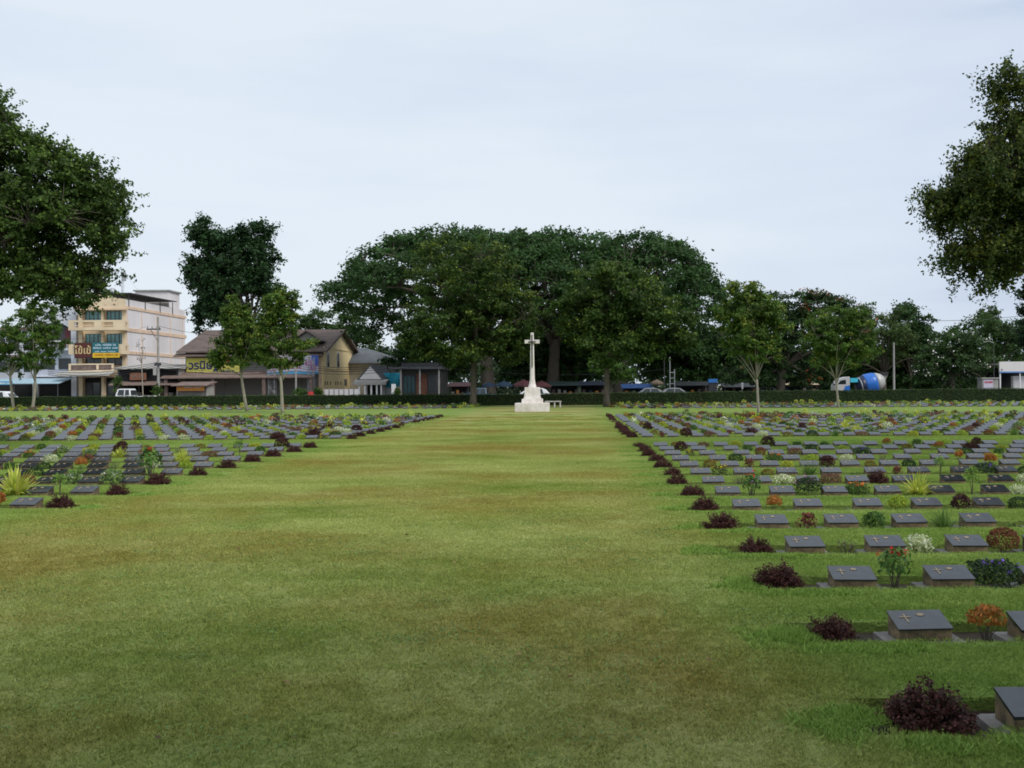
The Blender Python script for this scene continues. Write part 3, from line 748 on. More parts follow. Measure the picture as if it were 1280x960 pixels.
p[back, 1] = .40; p[back, 2] = rng.random(back.sum()) * hv[back]; d[back] = (0, 1, .35)
cl = 1 + .22 * np.sin(x * 2.3) * np.sin(x * .71 + 1) + 0.1 * np.sin(x * 7)
link("foliage", np_mesh("foliage", leaf_quads(rng, p, .085, d, 1.6, .4, .6), n, 4, colours(rng, n, (0.044, 0.082, 0.019), .3, (0.065, 0.115, 0.026), .25, cl), [LEAF]), hd)

# ------------------------------------------------------------------ trees
def bez(a, b, c, k):
    return [a * (1 - t) ** 2 + b * 2 * t * (1 - t) + c * t * t for t in [i / (k - 1) for i in range(k)]]
def grow(name, label, base, seed, centers, crad, flat, trunk_top, r0, leaf, per, col, tips=None, tipfrac=0.1, var=.3, limbs=7, bark=None, fork=None, lean=0.0, up=.5, rand=.8, arch=.25, clvar=.28, cat="tree", group=None, twigs=True, elong=1.6, blossoms=None, flare=1.5, hang=0.0, S=11, slmax=1.5, jit=.17):
    """a tree with a tapered trunk, arching limbs and twigs to leaf clusters at the given centres (world coordinates)"""
    rng = np.random.default_rng(seed); rd = random.Random(seed)
    base = Vector(base)
    t = thing(name, label, cat, base, 0, group)
    cs = [Vector(c) - base for c in centers]
    fk = Vector(trunk_top) - base
    mb = MB()
    mid = fk * .5 + Vector((lean, rd.uniform(-.05, .05), 0))
    tp = bez(Vector((0, 0, -.1)), mid, fk, 7)
    mb.tube(tp, [r0 * flare, r0 * 1.08, r0, r0 * .95, r0 * .9, r0 * .85, r0 * .78], 9)
    # limbs run to well separated clusters
    pick = [max(range(len(cs)), key=lambda i: (cs[i] - fk).length * rd.uniform(.5, 1))]
    while len(pick) < min(limbs, len(cs)):
        pick.append(max((i for i in range(len(cs)) if i not in pick), key=lambda i: min((cs[i] - cs[j]).length for j in pick) * rd.uniform(.7, 1)))
    nodes = []
    for i in pick:
        e = cs[i]; s0 = tp[rd.choice([5, 6, 6])]
        ctl = s0.lerp(e, .45) + Vector((0, 0, arch * (e - s0).length)) + Vector((rd.uniform(-.1, .1), rd.uniform(-.1, .1), 0)) * (e - s0).length * .5
        pts = bez(s0, ctl, e, 7)
        rr = [r0 * (.62 if limbs < 6 else .5) * (1 - .86 * (q / 6)) for q in range(7)]
        mb.tube(pts, rr, 6); nodes += [(pts[q], rr[q]) for q in range(2, 7)]
    if twigs:
        for i, c in enumerate(cs):
            if i in pick: continue
            q, r_ = min(nodes, key=lambda nr: (nr[0] - c).length + (0.6 * max(0, nr[0].z - c.z)))
            m_ = q.lerp(c, .5) + Vector((rd.uniform(-.1, .1), rd.uniform(-.1, .1), .08)) * (c - q).length
            rr = min(r_ * .6, r0 * .22)
            mb.tube([q, m_, c], [rr, rr * .7, rr * .3], 4)
    mb.build("trunk", bark or M_BARK, t, smooth=True)
    C = np.array([tuple(c) for c in cs]); nC = len(C)
    crad = np.broadcast_to(np.asarray(crad, float), (nC,)) * rng.uniform(.75, 1.25, nC)
    cnt = np.maximum(6, (per * (crad / crad.mean()) ** 2).astype(int))
    idx = np.repeat(np.arange(nC), cnt); n = len(idx)
    # sprays of leaves radiating from every cluster
    sd_ = unit(rng.normal(size=(nC * S, 3)) + [0, 0, .15]); sl = rng.uniform(.5, slmax, nC * S)
    si = idx * S + rng.integers(0, S, n)
    d = sd_[si]
    r = sl[si] * rng.random(n) ** .7
    off = (d * r[:, None] + rng.normal(size=(n, 3)) * jit) * crad[idx][:, None] * np.array([1, 1, flat])
    d = unit(d + .6 * rng.normal(size=(n, 3)))
    if hang: off[:, 2] -= hang * rng.random(n) ** 3 * crad[idx]
    p = C[idx] + off
    cc = C.mean(0); outw = unit(C - cc)[idx]
    clb = (1 + clvar * rng.uniform(-1, 1, nC))[idx]
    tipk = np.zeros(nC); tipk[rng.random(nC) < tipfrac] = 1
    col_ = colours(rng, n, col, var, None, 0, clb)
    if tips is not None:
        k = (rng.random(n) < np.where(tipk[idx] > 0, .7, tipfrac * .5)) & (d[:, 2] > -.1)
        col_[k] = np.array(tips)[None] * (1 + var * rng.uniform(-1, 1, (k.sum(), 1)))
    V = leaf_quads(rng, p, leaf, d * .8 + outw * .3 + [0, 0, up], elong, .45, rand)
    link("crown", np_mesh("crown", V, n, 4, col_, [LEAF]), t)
    if blossoms:
        bc, bn, bs, sel = blossoms
        ok = np.nonzero(sel(p + np.array(base)) & (d[:, 2] > .1))[0]
        k = rng.choice(ok, min(bn, len(ok)), replace=False)
        bpz = np.repeat(p[k] * 1.0 + outw[k] * .15 + [0, 0, .1], 7, axis=0) + rng.normal(size=(len(k) * 7, 3)) * bs * .8
        link("blossom", np_mesh("blossom", leaf_quads(rng, bpz, bs, np.tile([0, -.3, 1.0], (len(bpz), 1)), 1.3, .3, .8), len(bpz), 4, colours(rng, len(bpz), bc, .3), [PETAL]), t, "stuff")
    return t
def lobes_px(rng, lobes, Z, ncl, shell=.45, depth=.9, zmin=None):
    """cluster centres inside ellipsoids given as picture-sized lobes (cx, cy, rx, ry) at depth Z"""
    wts = np.array([l[2] * l[3] for l in lobes], float); wts /= wts.sum()
    out = []
    for (cx, cy, rx, ry), k in zip(lobes, np.round(wts * ncl).astype(int)):
        c = P(cx, cy, Z); a, b = rx * Z / F, ry * Z / F
        cnt = 0
        while cnt < max(k, 2):
            d = rng.normal(size=3); d /= np.linalg.norm(d)
            r = shell + (1 - shell) * rng.random() ** .6
            q = Vector((c.x + d[0] * a * r, Z + d[1] * a * depth * r, c.z + d[2] * b * r))
            if d[2] < -.6 and rng.random() < .5: continue
            out.append(q); cnt += 1
    return out
def dome(rng, cx, cz_top, Z, rx, rd_, drop, n, low_frac=.15, pw=2.4):
    """cluster centres over an umbrella-shaped crown, thin from top to bottom"""
    out = []
    for i in range(n):
        r = math.sqrt(rng.random()); a = rng.uniform(0, 6.283)
        z = cz_top - drop * r ** pw - abs(rng.normal()) * 1.1
        if rng.random() < low_frac: z -= rng.uniform(.8, 3.2)
        out.append(Vector((cx + math.cos(a) * r * rx, Z + math.sin(a) * r * rd_, z)))
    return out
DG = (0.042, 0.098, 0.024); MG = (0.046, 0.100, 0.020); LG = (0.085, 0.145, 0.026); YG = (0.15, 0.20, 0.035)
rg = np.random.default_rng

# big umbrella-crowned rain trees beyond the road
Zr = 112
r_ = rg(1)
cA = dome(r_, PX(575, Zr), P(575, 288, Zr).z, Zr, 14.3, 12, 6.0, 390, .16, 2.6)
for i in range(46):      # the low sweeping boughs at its outer side
    px = r_.uniform(404, 520); cA.append(P(px, r_.uniform(345, 392) + max(0, 440 - px) * .3, Zr + r_.uniform(-7, 7)))
for i in range(16): cA.append(P(r_.uniform(440, 500), r_.uniform(390, 425), Zr + r_.uniform(-4, 4)))
grow("rain_tree", "huge umbrella-crowned dark tree spreading behind the memorial cross towards the yellow gable", (PX(612, Zr), Zr, 0), 21, cA, 1.35, .5, (PX(606, Zr), Zr, 6.5), .75, .34, 120, DG, MG, .18, limbs=22, arch=.3, up=.9, slmax=1.25, jit=.24, group="umbrella-crowned rain trees beyond the road")
r_ = rg(2)
cB = dome(r_, PX(800, Zr), P(800, 292, Zr).z, Zr + 1, 9.4, 10, 7.0, 270, .2, 2.6)
for i in range(60): cB.append(P(r_.uniform(800, 900), r_.uniform(345, 440), Zr + r_.uniform(-6, 8)))
grow("rain_tree", "umbrella-crowned dark tree with a steep rounded edge, right of the memorial cross", (PX(775, Zr), Zr + 1, 0), 22, cB, 1.35, .52, (PX(778, Zr), Zr + 1, 6.0), .7, .34, 120, DG, MG, .18, limbs=18, arch=.3, up=.9, slmax=1.25, jit=.24, group="umbrella-crowned rain trees beyond the road")
r_ = rg(3)
cC = dome(r_, PX(692, Zr + 6), P(692, 289, Zr + 6).z, Zr + 6, 12, 8, 3.6, 210, .3, 2.2)
grow("rain_tree", "dark umbrella-crowned tree farther back between the two great crowns", (PX(690, Zr + 6), Zr + 6, 0), 23, cC, 1.4, .5, (PX(694, Zr + 6), Zr + 6, 7.0), .7, .4, 100, DG, MG, .1, limbs=14, arch=.3, up=.9, slmax=1.25, jit=.24, group="umbrella-crowned rain trees beyond the road")

# the two trees on the lawn either side of the cross
r_ = rg(5); Z = 79
grow("lawn_tree", "broad leafy tree on the lawn left of the memorial cross, hanging low over it", (PX(591, Z), Z, 0), 31, lobes_px(r_, [(585, 345, 78, 52), (560, 410, 62, 46), (625, 400, 62, 48), (590, 440, 70, 22), (520, 425, 25, 30), (650, 430, 30, 28)], Z, 480, .2), .74, .62, P(593, 440, Z), .24, .21, 125, (0.050, 0.094, 0.017), (0.15, 0.20, 0.028), .2, limbs=12, group="trees beside the memorial cross", arch=.1)
r_ = rg(6); Z = 76
grow("lawn_tree", "broad leafy tree on the lawn right of the memorial cross", (PX(758, Z), Z, 0), 32, lobes_px(r_, [(765, 370, 62, 46), (735, 400, 48, 40), (815, 405, 52, 36), (770, 430, 70, 26), (840, 425, 28, 18)], Z, 420, .2), .74, .62, P(759, 440, Z), .22, .21, 125, (0.048, 0.092, 0.016), (0.14, 0.20, 0.028), .2, limbs=12, group="trees beside the memorial cross", arch=.1)
r_ = rg(7)
grow("young_tree", "small bright green tree at the hedge behind the right-hand lawn tree", (PX(765, 88), 88, 0), 33, lobes_px(r_, [(752, 462, 15, 14), (775, 465, 18, 13)], 88, 40, .3), .5, .7, P(764, 475, 88), .1, .2, 80, (0.06, 0.13, 0.02), (0.1, 0.19, 0.03), .3, limbs=5)

# slim young trees
def slim(base_px, Z, lobes, top_px, label, seed, ncl=90, r0=.085, col=(0.080, 0.150, 0.025), tips=(0.22, 0.26, 0.04), tf=.3, limbs=8, crad=.40, lean=0.0, per=135):
    r_ = rg(seed)
    grow("slender_tree", label, (PX(base_px, Z), Z, 0), seed, lobes_px(r_, lobes, Z, ncl, .25), crad, .7, P(*top_px, Z), r0, .15, per, col, tips, tf, limbs=limbs, bark=M_PALEBARK, arch=.12, lean=lean, group="slender young trees standing among the graves", flare=1.25)
slim(309, 69, [(296, 398, 16, 26), (310, 425, 26, 24), (284, 432, 20, 20), (325, 442, 18, 14), (294, 452, 28, 10), (300, 415, 26, 34), (292, 378, 7, 12), (270, 452, 14, 10)], (301, 462), "pale-trunked slender tree in front of the yellow shop sign", 41, 190, .10, lean=-.08)
slim(353, 64, [(350, 395, 14, 32), (345, 430, 26, 26), (367, 374, 6, 22), (332, 395, 10, 30), (386, 434, 12, 8), (376, 448, 16, 6), (350, 452, 22, 8), (362, 400, 12, 26)], (351, 470), "slender tree with upswept shoots in front of the pink banner", 42, 170, .10)
slim(948, 56, [(938, 375, 32, 30), (915, 400, 26, 26), (962, 405, 26, 26), (940, 430, 44, 20), (938, 400, 46, 40), (945, 446, 34, 10)], (946, 474), "slender tree with a forked pale trunk, nearest to the memorial cross on its right side", 43, 190, .075, limbs=10)
slim(1048, 69, [(1045, 405, 36, 26), (1025, 430, 28, 22), (1070, 432, 28, 22), (1048, 450, 44, 14), (1048, 420, 48, 40)], (1045, 474), "slender fork-trunked tree in front of the cement mixer", 44, 170, .08, limbs=10, tf=.12)
slim(17, 79, [(5, 425, 26, 30), (25, 450, 26, 22), (-15, 440, 26, 26), (40, 400, 24, 20)], (12, 462), "slender tree at the far left among the back graves", 45, 100, .10, tf=.1)
slim(40, 78, [(35, 420, 26, 28), (58, 425, 22, 24), (48, 390, 26, 20), (72, 410, 12, 10), (70, 436, 12, 8), (40, 450, 24, 14)], (44, 470), "slender leaning tree in front of the white shophouse", 46, 100, .11, tf=.1, lean=.1)

# near overhanging trees on both sides
r_ = rg(8); Z = 27
grow("overhanging_tree", "large dark leafy tree leaning into view at the left edge", (PX(-170, Z), Z, 0), 51,
     lobes_px(r_, [(70, 255, 82, 66), (20, 290, 80, 75), (125, 280, 40, 48), (-60, 230, 90, 100), (-120, 300, 90, 90), (80, 340, 62, 28), (20, 345, 60, 30), (-25, 155, 42, 48), (15, 200, 50, 36), (60, 205, 50, 34), (120, 235, 38, 26), (140, 322, 26, 18), (110, 350, 26, 18), (60, 362, 60, 22), (120, 372, 16, 14)], Z, 580, .2), .36, .75, P(-110, 430, Z), .30, .088, 250, (0.058, 0.102, 0.022), (0.13, 0.21, 0.038), .34, limbs=18, up=.4, rand=1.0, S=8, slmax=2.3, jit=.14)
r_ = rg(9); Z = 23
grow("overhanging_tree", "large dark olive tree hanging into view from the right edge", (PX(1400, Z), Z, 0), 52,
     lobes_px(r_, [(1262, 230, 70, 66), (1282, 140, 50, 72), (1330, 250, 90, 95), (1215, 265, 50, 46), (1190, 248, 34, 26), (1285, 310, 60, 36), (1225, 318, 44, 30), (1160, 254, 20, 9), (1235, 345, 32, 16), (1380, 150, 90, 90), (1400, 300, 80, 60), (1225, 200, 26, 26)], Z, 620, .2), .31, .8, P(1390, 400, Z), .28, .074, 260, (0.058, 0.092, 0.020), (0.15, 0.175, 0.028), .30, limbs=18, up=.3, rand=1.0, hang=.8, S=8, slmax=2.2, jit=.14)

# unseen trees added behind and above the camera to shade the foreground
for i, (x, y, lob, lab) in enumerate([(-6.5, -8.0, [(-4.5, -6.5, 8.8, 5.5, 4.5, 1.6), (-0.5, -3.4, 9.6, 4.5, 3.6, 1.3)], "unseen tree added behind the camera for shade on the shophouse side"), (5.5, -9.0, [(7.0, -6, 8.8, 5.5, 4.5, 1.7), (7.5, -.6, 9.6, 5.0, 3.4, 1.4), (12.5, -1.0, 9.4, 4.5, 3.2, 1.4), (3.0, -1.3, 9.8, 4.0, 3.0, 1.2), (3.5, -4.5, 9.0, 5, 3, 1.4)], "unseen tree added behind the camera for shade on the mixer side")]):
    r_ = rg(400 + i); cs_ = []
    for cx_, cy_, cz_, a_, b__, c__ in lob:
        for q in range(75):
            d_ = r_.normal(size=3); d_ /= np.linalg.norm(d_); k_ = .35 + .65 * r_.random(); cs_.append(Vector((cx_ + d_[0] * a_ * k_, cy_ + d_[1] * b__ * k_, cz_ + d_[2] * c__ * k_)))
    grow("added_shade_tree", lab, (x, y, 0), 400 + i, cs_, .95, .6, (x, y, 5.0), .3, .30, 130, MG, LG, .2, limbs=10)
# tall tree behind the shop and the others beyond the road
r_ = rg(10); Z = 150
grow("tall_tree", "tall dense dark green tree rising behind the shop with the yellow sign", (PX(300, Z), Z, 0), 61,
     lobes_px(r_, [(255, 292, 20, 18), (290, 300, 26, 20), (328, 300, 16, 22), (262, 325, 26, 24), (318, 330, 28, 30), (288, 350, 46, 26), (246, 350, 14, 18), (283, 385, 30, 22), (333, 362, 16, 18), (262, 392, 12, 20), (250, 400, 6, 20), (300, 410, 18, 12)], Z, 330, .3), 1.15, .85, P(312, 410, Z), .55, .40, 165, (0.030, 0.074, 0.024), (0.048, 0.11, 0.032), .2, limbs=12, up=.6, slmax=1.7)
r_ = rg(11); Z = 96
cF = lobes_px(r_, [(985, 395, 50, 36), (1025, 395, 45, 32), (960, 430, 40, 40), (1060, 420, 32, 40), (1005, 440, 60, 34), (940, 470, 40, 14), (990, 470, 50, 12)], Z, 260, .4)
grow("flame_tree", "broad dark green tree dotted with red flowers behind the two slender trees on the right", (PX(975, Z), Z, 0), 62, cF, .95, .5, P(978, 455, Z), .42, .26, 130, (0.032, 0.066, 0.018), (0.045, 0.10, 0.022), .2, limbs=12, up=.9,
     blossoms=((0.40, 0.085, 0.025), 190, .14, lambda q: ((q[:, 0] > PX(1000, 96)) & (q[:, 1] < 97)) | (r_.random(len(q)) < .04)))
def bgtree(name, label, px, Z, lobes, seed, col, tips, tf, leaf=.32, crad=1.0, ncl=130, per=110, flat=.65, top=None, blossoms=None, r0=.3):
    r_ = rg(seed)
    grow(name, label, (PX(px, Z), Z, 0), seed, lobes_px(r_, lobes, Z, ncl, .35), crad, flat, P(*(top or (px, 465)), Z), r0, leaf, per, col, tips, tf, limbs=8, group="trees beyond the road", blossoms=blossoms)
bgtree("leafy_tree", "fine-leaved mid-green tree behind the cement mixer", 1105, 132, [(1105, 410, 44, 26), (1085, 400, 28, 24), (1125, 440, 34, 26), (1090, 445, 40, 26)], 71, (0.075, 0.125, 0.036), (0.11, 0.17, 0.045), .2, .26, .9)
bgtree("round_tree", "dark round-topped tree rising behind the fine-leaved tree", 1138, 135, [(1135, 402, 26, 24), (1150, 425, 24, 24), (1165, 440, 20, 20), (1120, 425, 20, 20)], 72, (0.040, 0.092, 0.024), (0.06, 0.12, 0.03), .15, .34, 1.1)
bgtree("frangipani_tree", "dark leafy tree with scattered white flowers left of the white-roofed shop", 1190, 98, [(1185, 440, 34, 26), (1165, 455, 24, 26), (1215, 440, 26, 24), (1195, 470, 44, 18)], 73, (0.046, 0.092, 0.026), (0.07, 0.13, 0.034), .2, .24, .75, 130,
       blossoms=((0.78, 0.76, 0.72), 60, .19, lambda q: q[:, 1] < 98.5))
bgtree("leafy_tree", "mid-green tree behind the white-roofed shop", 1245, 118, [(1225, 420, 34, 24), (1260, 425, 36, 26), (1290, 430, 36, 28), (1240, 450, 46, 22), (1205, 425, 26, 18)], 74, (0.056, 0.112, 0.030), (0.08, 0.145, 0.038), .2, .3, 1.0)
bgtree("leafy_tree", "feathery light green tree rising above its neighbours near the wire", 1240, 128, [(1236, 400, 14, 16), (1243, 418, 18, 14)], 75, (0.070, 0.12, 0.035), (0.10, 0.16, 0.045), .3, .28, .8, 40)
bgtree("dark_conifer", "narrow dark upright tree cut off by the right edge", 1290, 105, [(1286, 380, 16, 30), (1292, 420, 20, 30)], 76, (0.020, 0.045, 0.018), (0.03, 0.06, 0.02), .1, .25, .7, 70, r0=.25)
bgtree("leafy_tree", "mid-green tree behind the yellow gabled house", 415, 160, [(400, 405, 26, 18), (430, 425, 26, 26), (455, 430, 18, 24), (380, 410, 18, 16), (440, 405, 20, 14)], 77, (0.050, 0.105, 0.026), (0.08, 0.14, 0.034), .25, .36, 1.2, 120)
bgtree("round_tree", "small dome-shaped dark tree far behind the grey roof", 474, 230, [(474, 444, 22, 9), (462, 448, 14, 7), (488, 448, 14, 8)], 78, (0.040, 0.075, 0.03), None, 0, .5, 1.3, 60, flat=.5)
bgtree("leafy_tree", "low dark tree behind the dark flat-roofed cafe", 530, 125, [(525, 440, 34, 18), (555, 455, 34, 22), (500, 452, 20, 12)], 79, DG, MG, .1, .32, 1.0, 100)
for i, (px, lab) in enumerate([(690, "dark mid-height tree filling the gap between the two lawn trees"), (655, "dark low tree closing the view behind the memorial cross"), (720, "dark low tree behind the market umbrellas"), (840, "dark low tree behind the scaffold frame"), (905, "dark low tree behind the blue market box")]):
    bgtree("leafy_tree", lab, px, 122, [(px - 20, 440 - (45 if i == 0 else 0), 36, 28), (px + 20, 450 - (35 if i == 0 else 0), 36, 26), (px, 468 - (25 if i == 0 else 0), 46, 14)], 85 + i, DG, (0.035, 0.07, 0.02), .1, .36, 1.15, 110, top=(px, 472))
for i, (px, lab) in enumerate([(955, "dark low tree behind the stalls left of the cement mixer"), (1022, "dark low tree behind the cream-canopied stall"), (1085, "dark low tree directly behind the cement mixer's drum"), (1140, "dark low tree behind the concrete pole"), (1200, "dark low tree behind the flowering frangipani")]):
    bgtree("leafy_tree", lab, px, 138, [(px - 18, 452, 30, 22), (px + 18, 456, 30, 22), (px, 474, 40, 14)], 105 + i, DG, (0.04, 0.085, 0.025), .1, .38, 1.2, 110, top=(px, 474))
# far-off woods closing the horizon
rng = np.random.default_rng(91); n = 60000
x = rng.uniform(-190, 190, n); y = 185 + rng.uniform(-4, 14, n) + 0.12 * np.abs(x)
hmax = 5.5 + 2.2 * np.sin(x * .09) + 1.5 * np.sin(x * .23 + 1) + 1.0 * np.sin(x * .61)
hmax = np.where((x > -28) & (x < 40), hmax + 4, hmax)
hmax = np.where((x > -85) & (x < -30), hmax * .62, hmax)
p = np.stack([x, y, rng.random(n) * hmax], 1)
link("far_woods", np_mesh("far_woods", leaf_quads(rng, p, .9, np.tile([0, -.6, .6], (n, 1)), 1.4, .4, .7), n, 4, colours(rng, n, (0.036, 0.066, 0.026), .35, None, 0, 1 + .25 * np.sin(x * .5) * np.sin(x * .17)), [LEAF]), kind="stuff")
# ------------------------------------------------------------------ street side: materials
M_CREAM = mat("cream_wall", (0.76, 0.62, 0.43), 0.85, var=.08, scale=.6)
M_ORANGE = mat("orange_trim", (0.76, 0.57, 0.41), 0.85, var=.08, scale=1)
M_WALLW = mat("white_wall", (0.76, 0.72, 0.71), 0.9, var=.07, scale=.25, stretch=(1, 1, .3))
M_PALEBLUE = mat("pale_blue_wall", (0.64, 0.67, 0.74), 0.9, var=.10, scale=.4, stretch=(1, 1, .3))
M_YELLOW = mat("yellow_wall", (0.92, 0.73, 0.38), 0.85, var=.06, scale=.4)
M_TEAL = mat("teal_glass", (0.10, 0.27, 0.30), 0.12, var=.15, scale=1.5, spec=.6)
M_DGLASS = mat("dark_glass", (0.020, 0.028, 0.030), 0.10, var=.2, scale=2, spec=.6)
M_DARK = mat("dark_interior", (0.016, 0.016, 0.017), 0.9, scale=2)
M_FRAME = mat("dark_frame", (0.06, 0.06, 0.065), 0.6, scale=4)
M_ROOFB = mat("brown_roof_tiles", (0.125, 0.092, 0.078), 0.85, var=.15, scale=1.0, bump=.4, bscale=5)
M_ROOFG = mat("grey_roof", (0.115, 0.125, 0.140), 0.85, var=.12, scale=1.0, bump=.3)
M_TIN = mat("rusty_tin", (0.19, 0.135, 0.115), 0.75, var=.25, scale=1.5, stretch=(1, 4, 1))
M_WTIN = mat("pale_tin", (0.40, 0.39, 0.36), 0.6, var=.1, scale=1.5)
M_SHUT = mat("grey_shutter", (0.20, 0.19, 0.175), 0.7, var=.1, scale=3, stretch=(1, 1, 5))
M_CONC = mat("concrete", (0.34, 0.33, 0.31), 0.9, var=.15, scale=2)
M_STEEL = mat("galvanised_steel", (0.42, 0.43, 0.45), 0.5, metal=.4, var=.1)
M_WPAINT = mat("white_paint", (0.78, 0.78, 0.77), 0.4, var=.05, scale=2)
def flat(name, c, rough=.6): return mat(name, c, rough, var=.08, scale=2.5)
M_SBROWN, M_STEAL, M_SYEL = flat("sign_brown", (.10, .025, .022)), flat("sign_teal", (.02, .15, .17)), flat("sign_yellow", (.72, .48, .03))
M_LEMON, M_NAVY, M_GOLD = flat("lemon_board", (.66, .62, .13)), flat("navy_letters", (.02, .035, .14)), flat("gold_letters", (.66, .52, .26))
M_LTBLUE, M_REDL, M_PINK, M_LILAC = flat("pale_blue_letters", (.46, .60, .72)), flat("red_letters", (.50, .03, .06)), flat("pink_print", (.52, .16, .42)), flat("lilac_banner", (.56, .52, .62))
M_BLUEP, M_SKYB, M_RED, M_ORG, M_TARP = flat("blue_print", (.06, .12, .45)), flat("sky_blue_print", (.10, .38, .62)), flat("red_plastic", (.5, .03, .03)), flat("orange_board", (.62, .26, .05)), flat("turquoise_tarp", (.05, .50, .68))
rngs = random.Random(8)
def zz(px, py, Z): return P(px, py, Z).z

def window(parent, x0, x1, y, z0, z1, panes, glass=M_TEAL, frame=M_FRAME, rail=True):
    """window in a wall that faces the camera: frame proud of the wall, panes set in it"""
    f = MB(); t = .05
    f.box(x0, x1, y - .05, y + .02, z0, z0 + t); f.box(x0, x1, y - .05, y + .02, z1 - t, z1)
    f.box(x0, x0 + t, y - .05, y + .02, z0 + t, z1 - t); f.box(x1 - t, x1, y - .05, y + .02, z0 + t, z1 - t)
    for i in range(1, panes):
        xm = x0 + (x1 - x0) * i / panes; f.box(xm - t / 2, xm + t / 2, y - .048, y + .02, z0 + t, z1 - t)
    if rail: zr = z0 + (z1 - z0) * .28; f.box(x0 + t, x1 - t, y - .044, y + .02, zr, zr + .04)
    w_ = f.build("window", frame, parent)
    for i in range(panes):
        a, b = x0 + (x1 - x0) * i / panes + t, x0 + (x1 - x0) * (i + 1) / panes - t
        bx("pane", glass, w_, a, b, y - .022, y + .012, z0 + t, z1 - t)
    return w_

# ------------------------------------------------------------------ four-storey cream shophouse
Z = 120.0
X0, X1 = PX(97, Z), PX(156.5, Z); D = 18.4
B = thing("cream_shophouse", "four-storey cream and orange shophouse with a long white side wall and rooftop canopy", "building", (X1, Z, 0))
L = X0 - X1
zb2, zb3, zb4, ztop, zpar = 3.75, 5.75, 8.45, 11.15, 12.2
mb = MB()
mb.box(L, 0, .9, D, 0, ztop)                                  # main body set back behind the balconies
mb.build("wall", M_CREAM, B)
bx("side_wall", M_WALLW, B, -.12, .03, .35, D + .02, 3.2, ztop - .02)
for x in (L, L / 2 - .12, -.45): bx("pillar", M_CREAM, B, x, x + .45 if x != L / 2 - .12 else x + .30, .25, .91, 0, ztop - .01)
# parapet with its curved gable
pf = [(L - .1, ztop - .25), (.06, ztop - .25), (.06, zpar - .15), (-1.1, zpar), (L * .45, zpar + .62), (L * .5, zpar + .12), (L * .55, zpar + .62), (L + 1.0, zpar), (L - .1, zpar - .15)]
MB().prism(pf, 'y', -.25, .2).build("parapet", M_CREAM, B)
bx("cornice", M_ORANGE, B, L - .25, .30, -.35, .22, ztop - .36, ztop - .14)
for x in (L + .9, L * .62, L * .38, -1.0): bx("rosette", M_ORANGE, B, x - .10, x + .10, -.30, -.24, ztop + .22, ztop + .44)
bx("side_parapet", M_WALLW, B, -.16, .05, .2, D + .03, ztop + .14, zpar - .12)
for z0, z1 in ((ztop - .20, ztop + .14), (8.30, 8.72), (5.62, 5.98)): bx("band", M_ORANGE, B, -.2, .12, -.1 if z0 > 10 else .26, D + .3, z0, z1)
for y in (.36, 4.5, 8.95, 13.3, 17.3): bx("pilaster", M_ORANGE, B, -.1, .07, y, y + .16, 3.2, ztop - .21)
for zf, zc, vis in ((8.5, 9.65, 1), (5.7, 6.95, 1)):          # two balconies with openings in the front
    b = MB(); b.box(L - .55, .35, -1.0, .24, zf - .12, zf + .10)
    b.box(L - .55, .35, -1.0, -.82, zf + .101, zf + .22); b.box(L - .55, .35, -1.0, -.82, zf + .83, zf + 1.05)
    for a, c in ((L - .55, L + .1), (L * .56, L * .40), (-.9, .35)): b.box(a, c, -1.0, -.82, zf + .221, zf + .829)
    b.box(.17, .35, -.819, .24, zf + .101, zf + .3); b.box(.17, .35, -.819, .24, zf + .8, zf + 1.05); b.box(.17, .35, -.819, -.6, zf + .301, zf + .799); b.box(.17, .35, -.1, .24, zf + .301, zf + .799)
    b.build("balcony", M_CREAM, B)
    for a, c in ((L + .1, L * .56), (L * .40, -.9)): bx("railing", M_ORANGE, B, a + .01, c - .01, -.93, -.89, zf + .38, zf + .48)
for zf in (9.45, 6.75):
    for a, c in ((L + .55, L / 2 - .25), (L / 2 + .28, -.55)): window(B, a, c, .88, zf, zf + 1.3, 4)
for a, c in ((L + .55, L / 2 - .25), (L / 2 + .28, -.55)): window(B, a, c, .88, 4.35, 5.4, 2, M_DGLASS, rail=False)
b = MB(); b.box(L - .55, -.9, -1.0, .24, zb2 - .2, zb2 + .0); b.box(L - .55, -.9, -1.0, -.85, zb2 + .6, zb2 + .75)
for a in (L - .55, L * .52, -1.15): b.box(a, a + .25, -1.0, -.85, zb2 + .001, zb2 + .599)
b.build("balcony", M_CREAM, B)
bx("railing", M_TIN, B, L - .29, L * .52 - .01, -.95, -.90, zb2 + .02, zb2 + .56); bx("railing", M_TIN, B, L * .52 + .26, -1.16, -.95, -.90, zb2 + .02, zb2 + .56)
MB().prism([(-2.6, 3.05), (-2.6, 3.15), (-.9, 3.62), (-.9, 3.52)], 'x', L - 1.4, -.75).build("awning", M_WTIN, B)
bx("shopfront", M_DARK, B, L + .5, -.5, .84, .9, .02, 2.9)
for i in range(6): bx("door", M_DGLASS if i % 2 else M_FRAME, B, L + .62 + i * .85, L + 1.38 + i * .85, .78, .835, .02, 2.3)
MB().prism([(.4, 12.75), (.4, 12.85), (D - 4, 12.98), (D - 4, 12.88)], 'x', -5.6, .5).build("rooftop_canopy", M_FRAME, B)
for y in (.9, 5.5, 10, 14):
    for x in (-5.3, .1): bx("canopy_post", M_FRAME, B, x - .04, x + .04, y - .04, y + .04, ztop - .02, 12.78)
bx("stair_head", M_WALLW, B, -5.0, -.6, D - 3.9, D - .2, ztop, 14.3); bx("stair_head_roof", M_CONC, B, -5.2, -.4, D - 4.1, D, 14.31, 14.5)
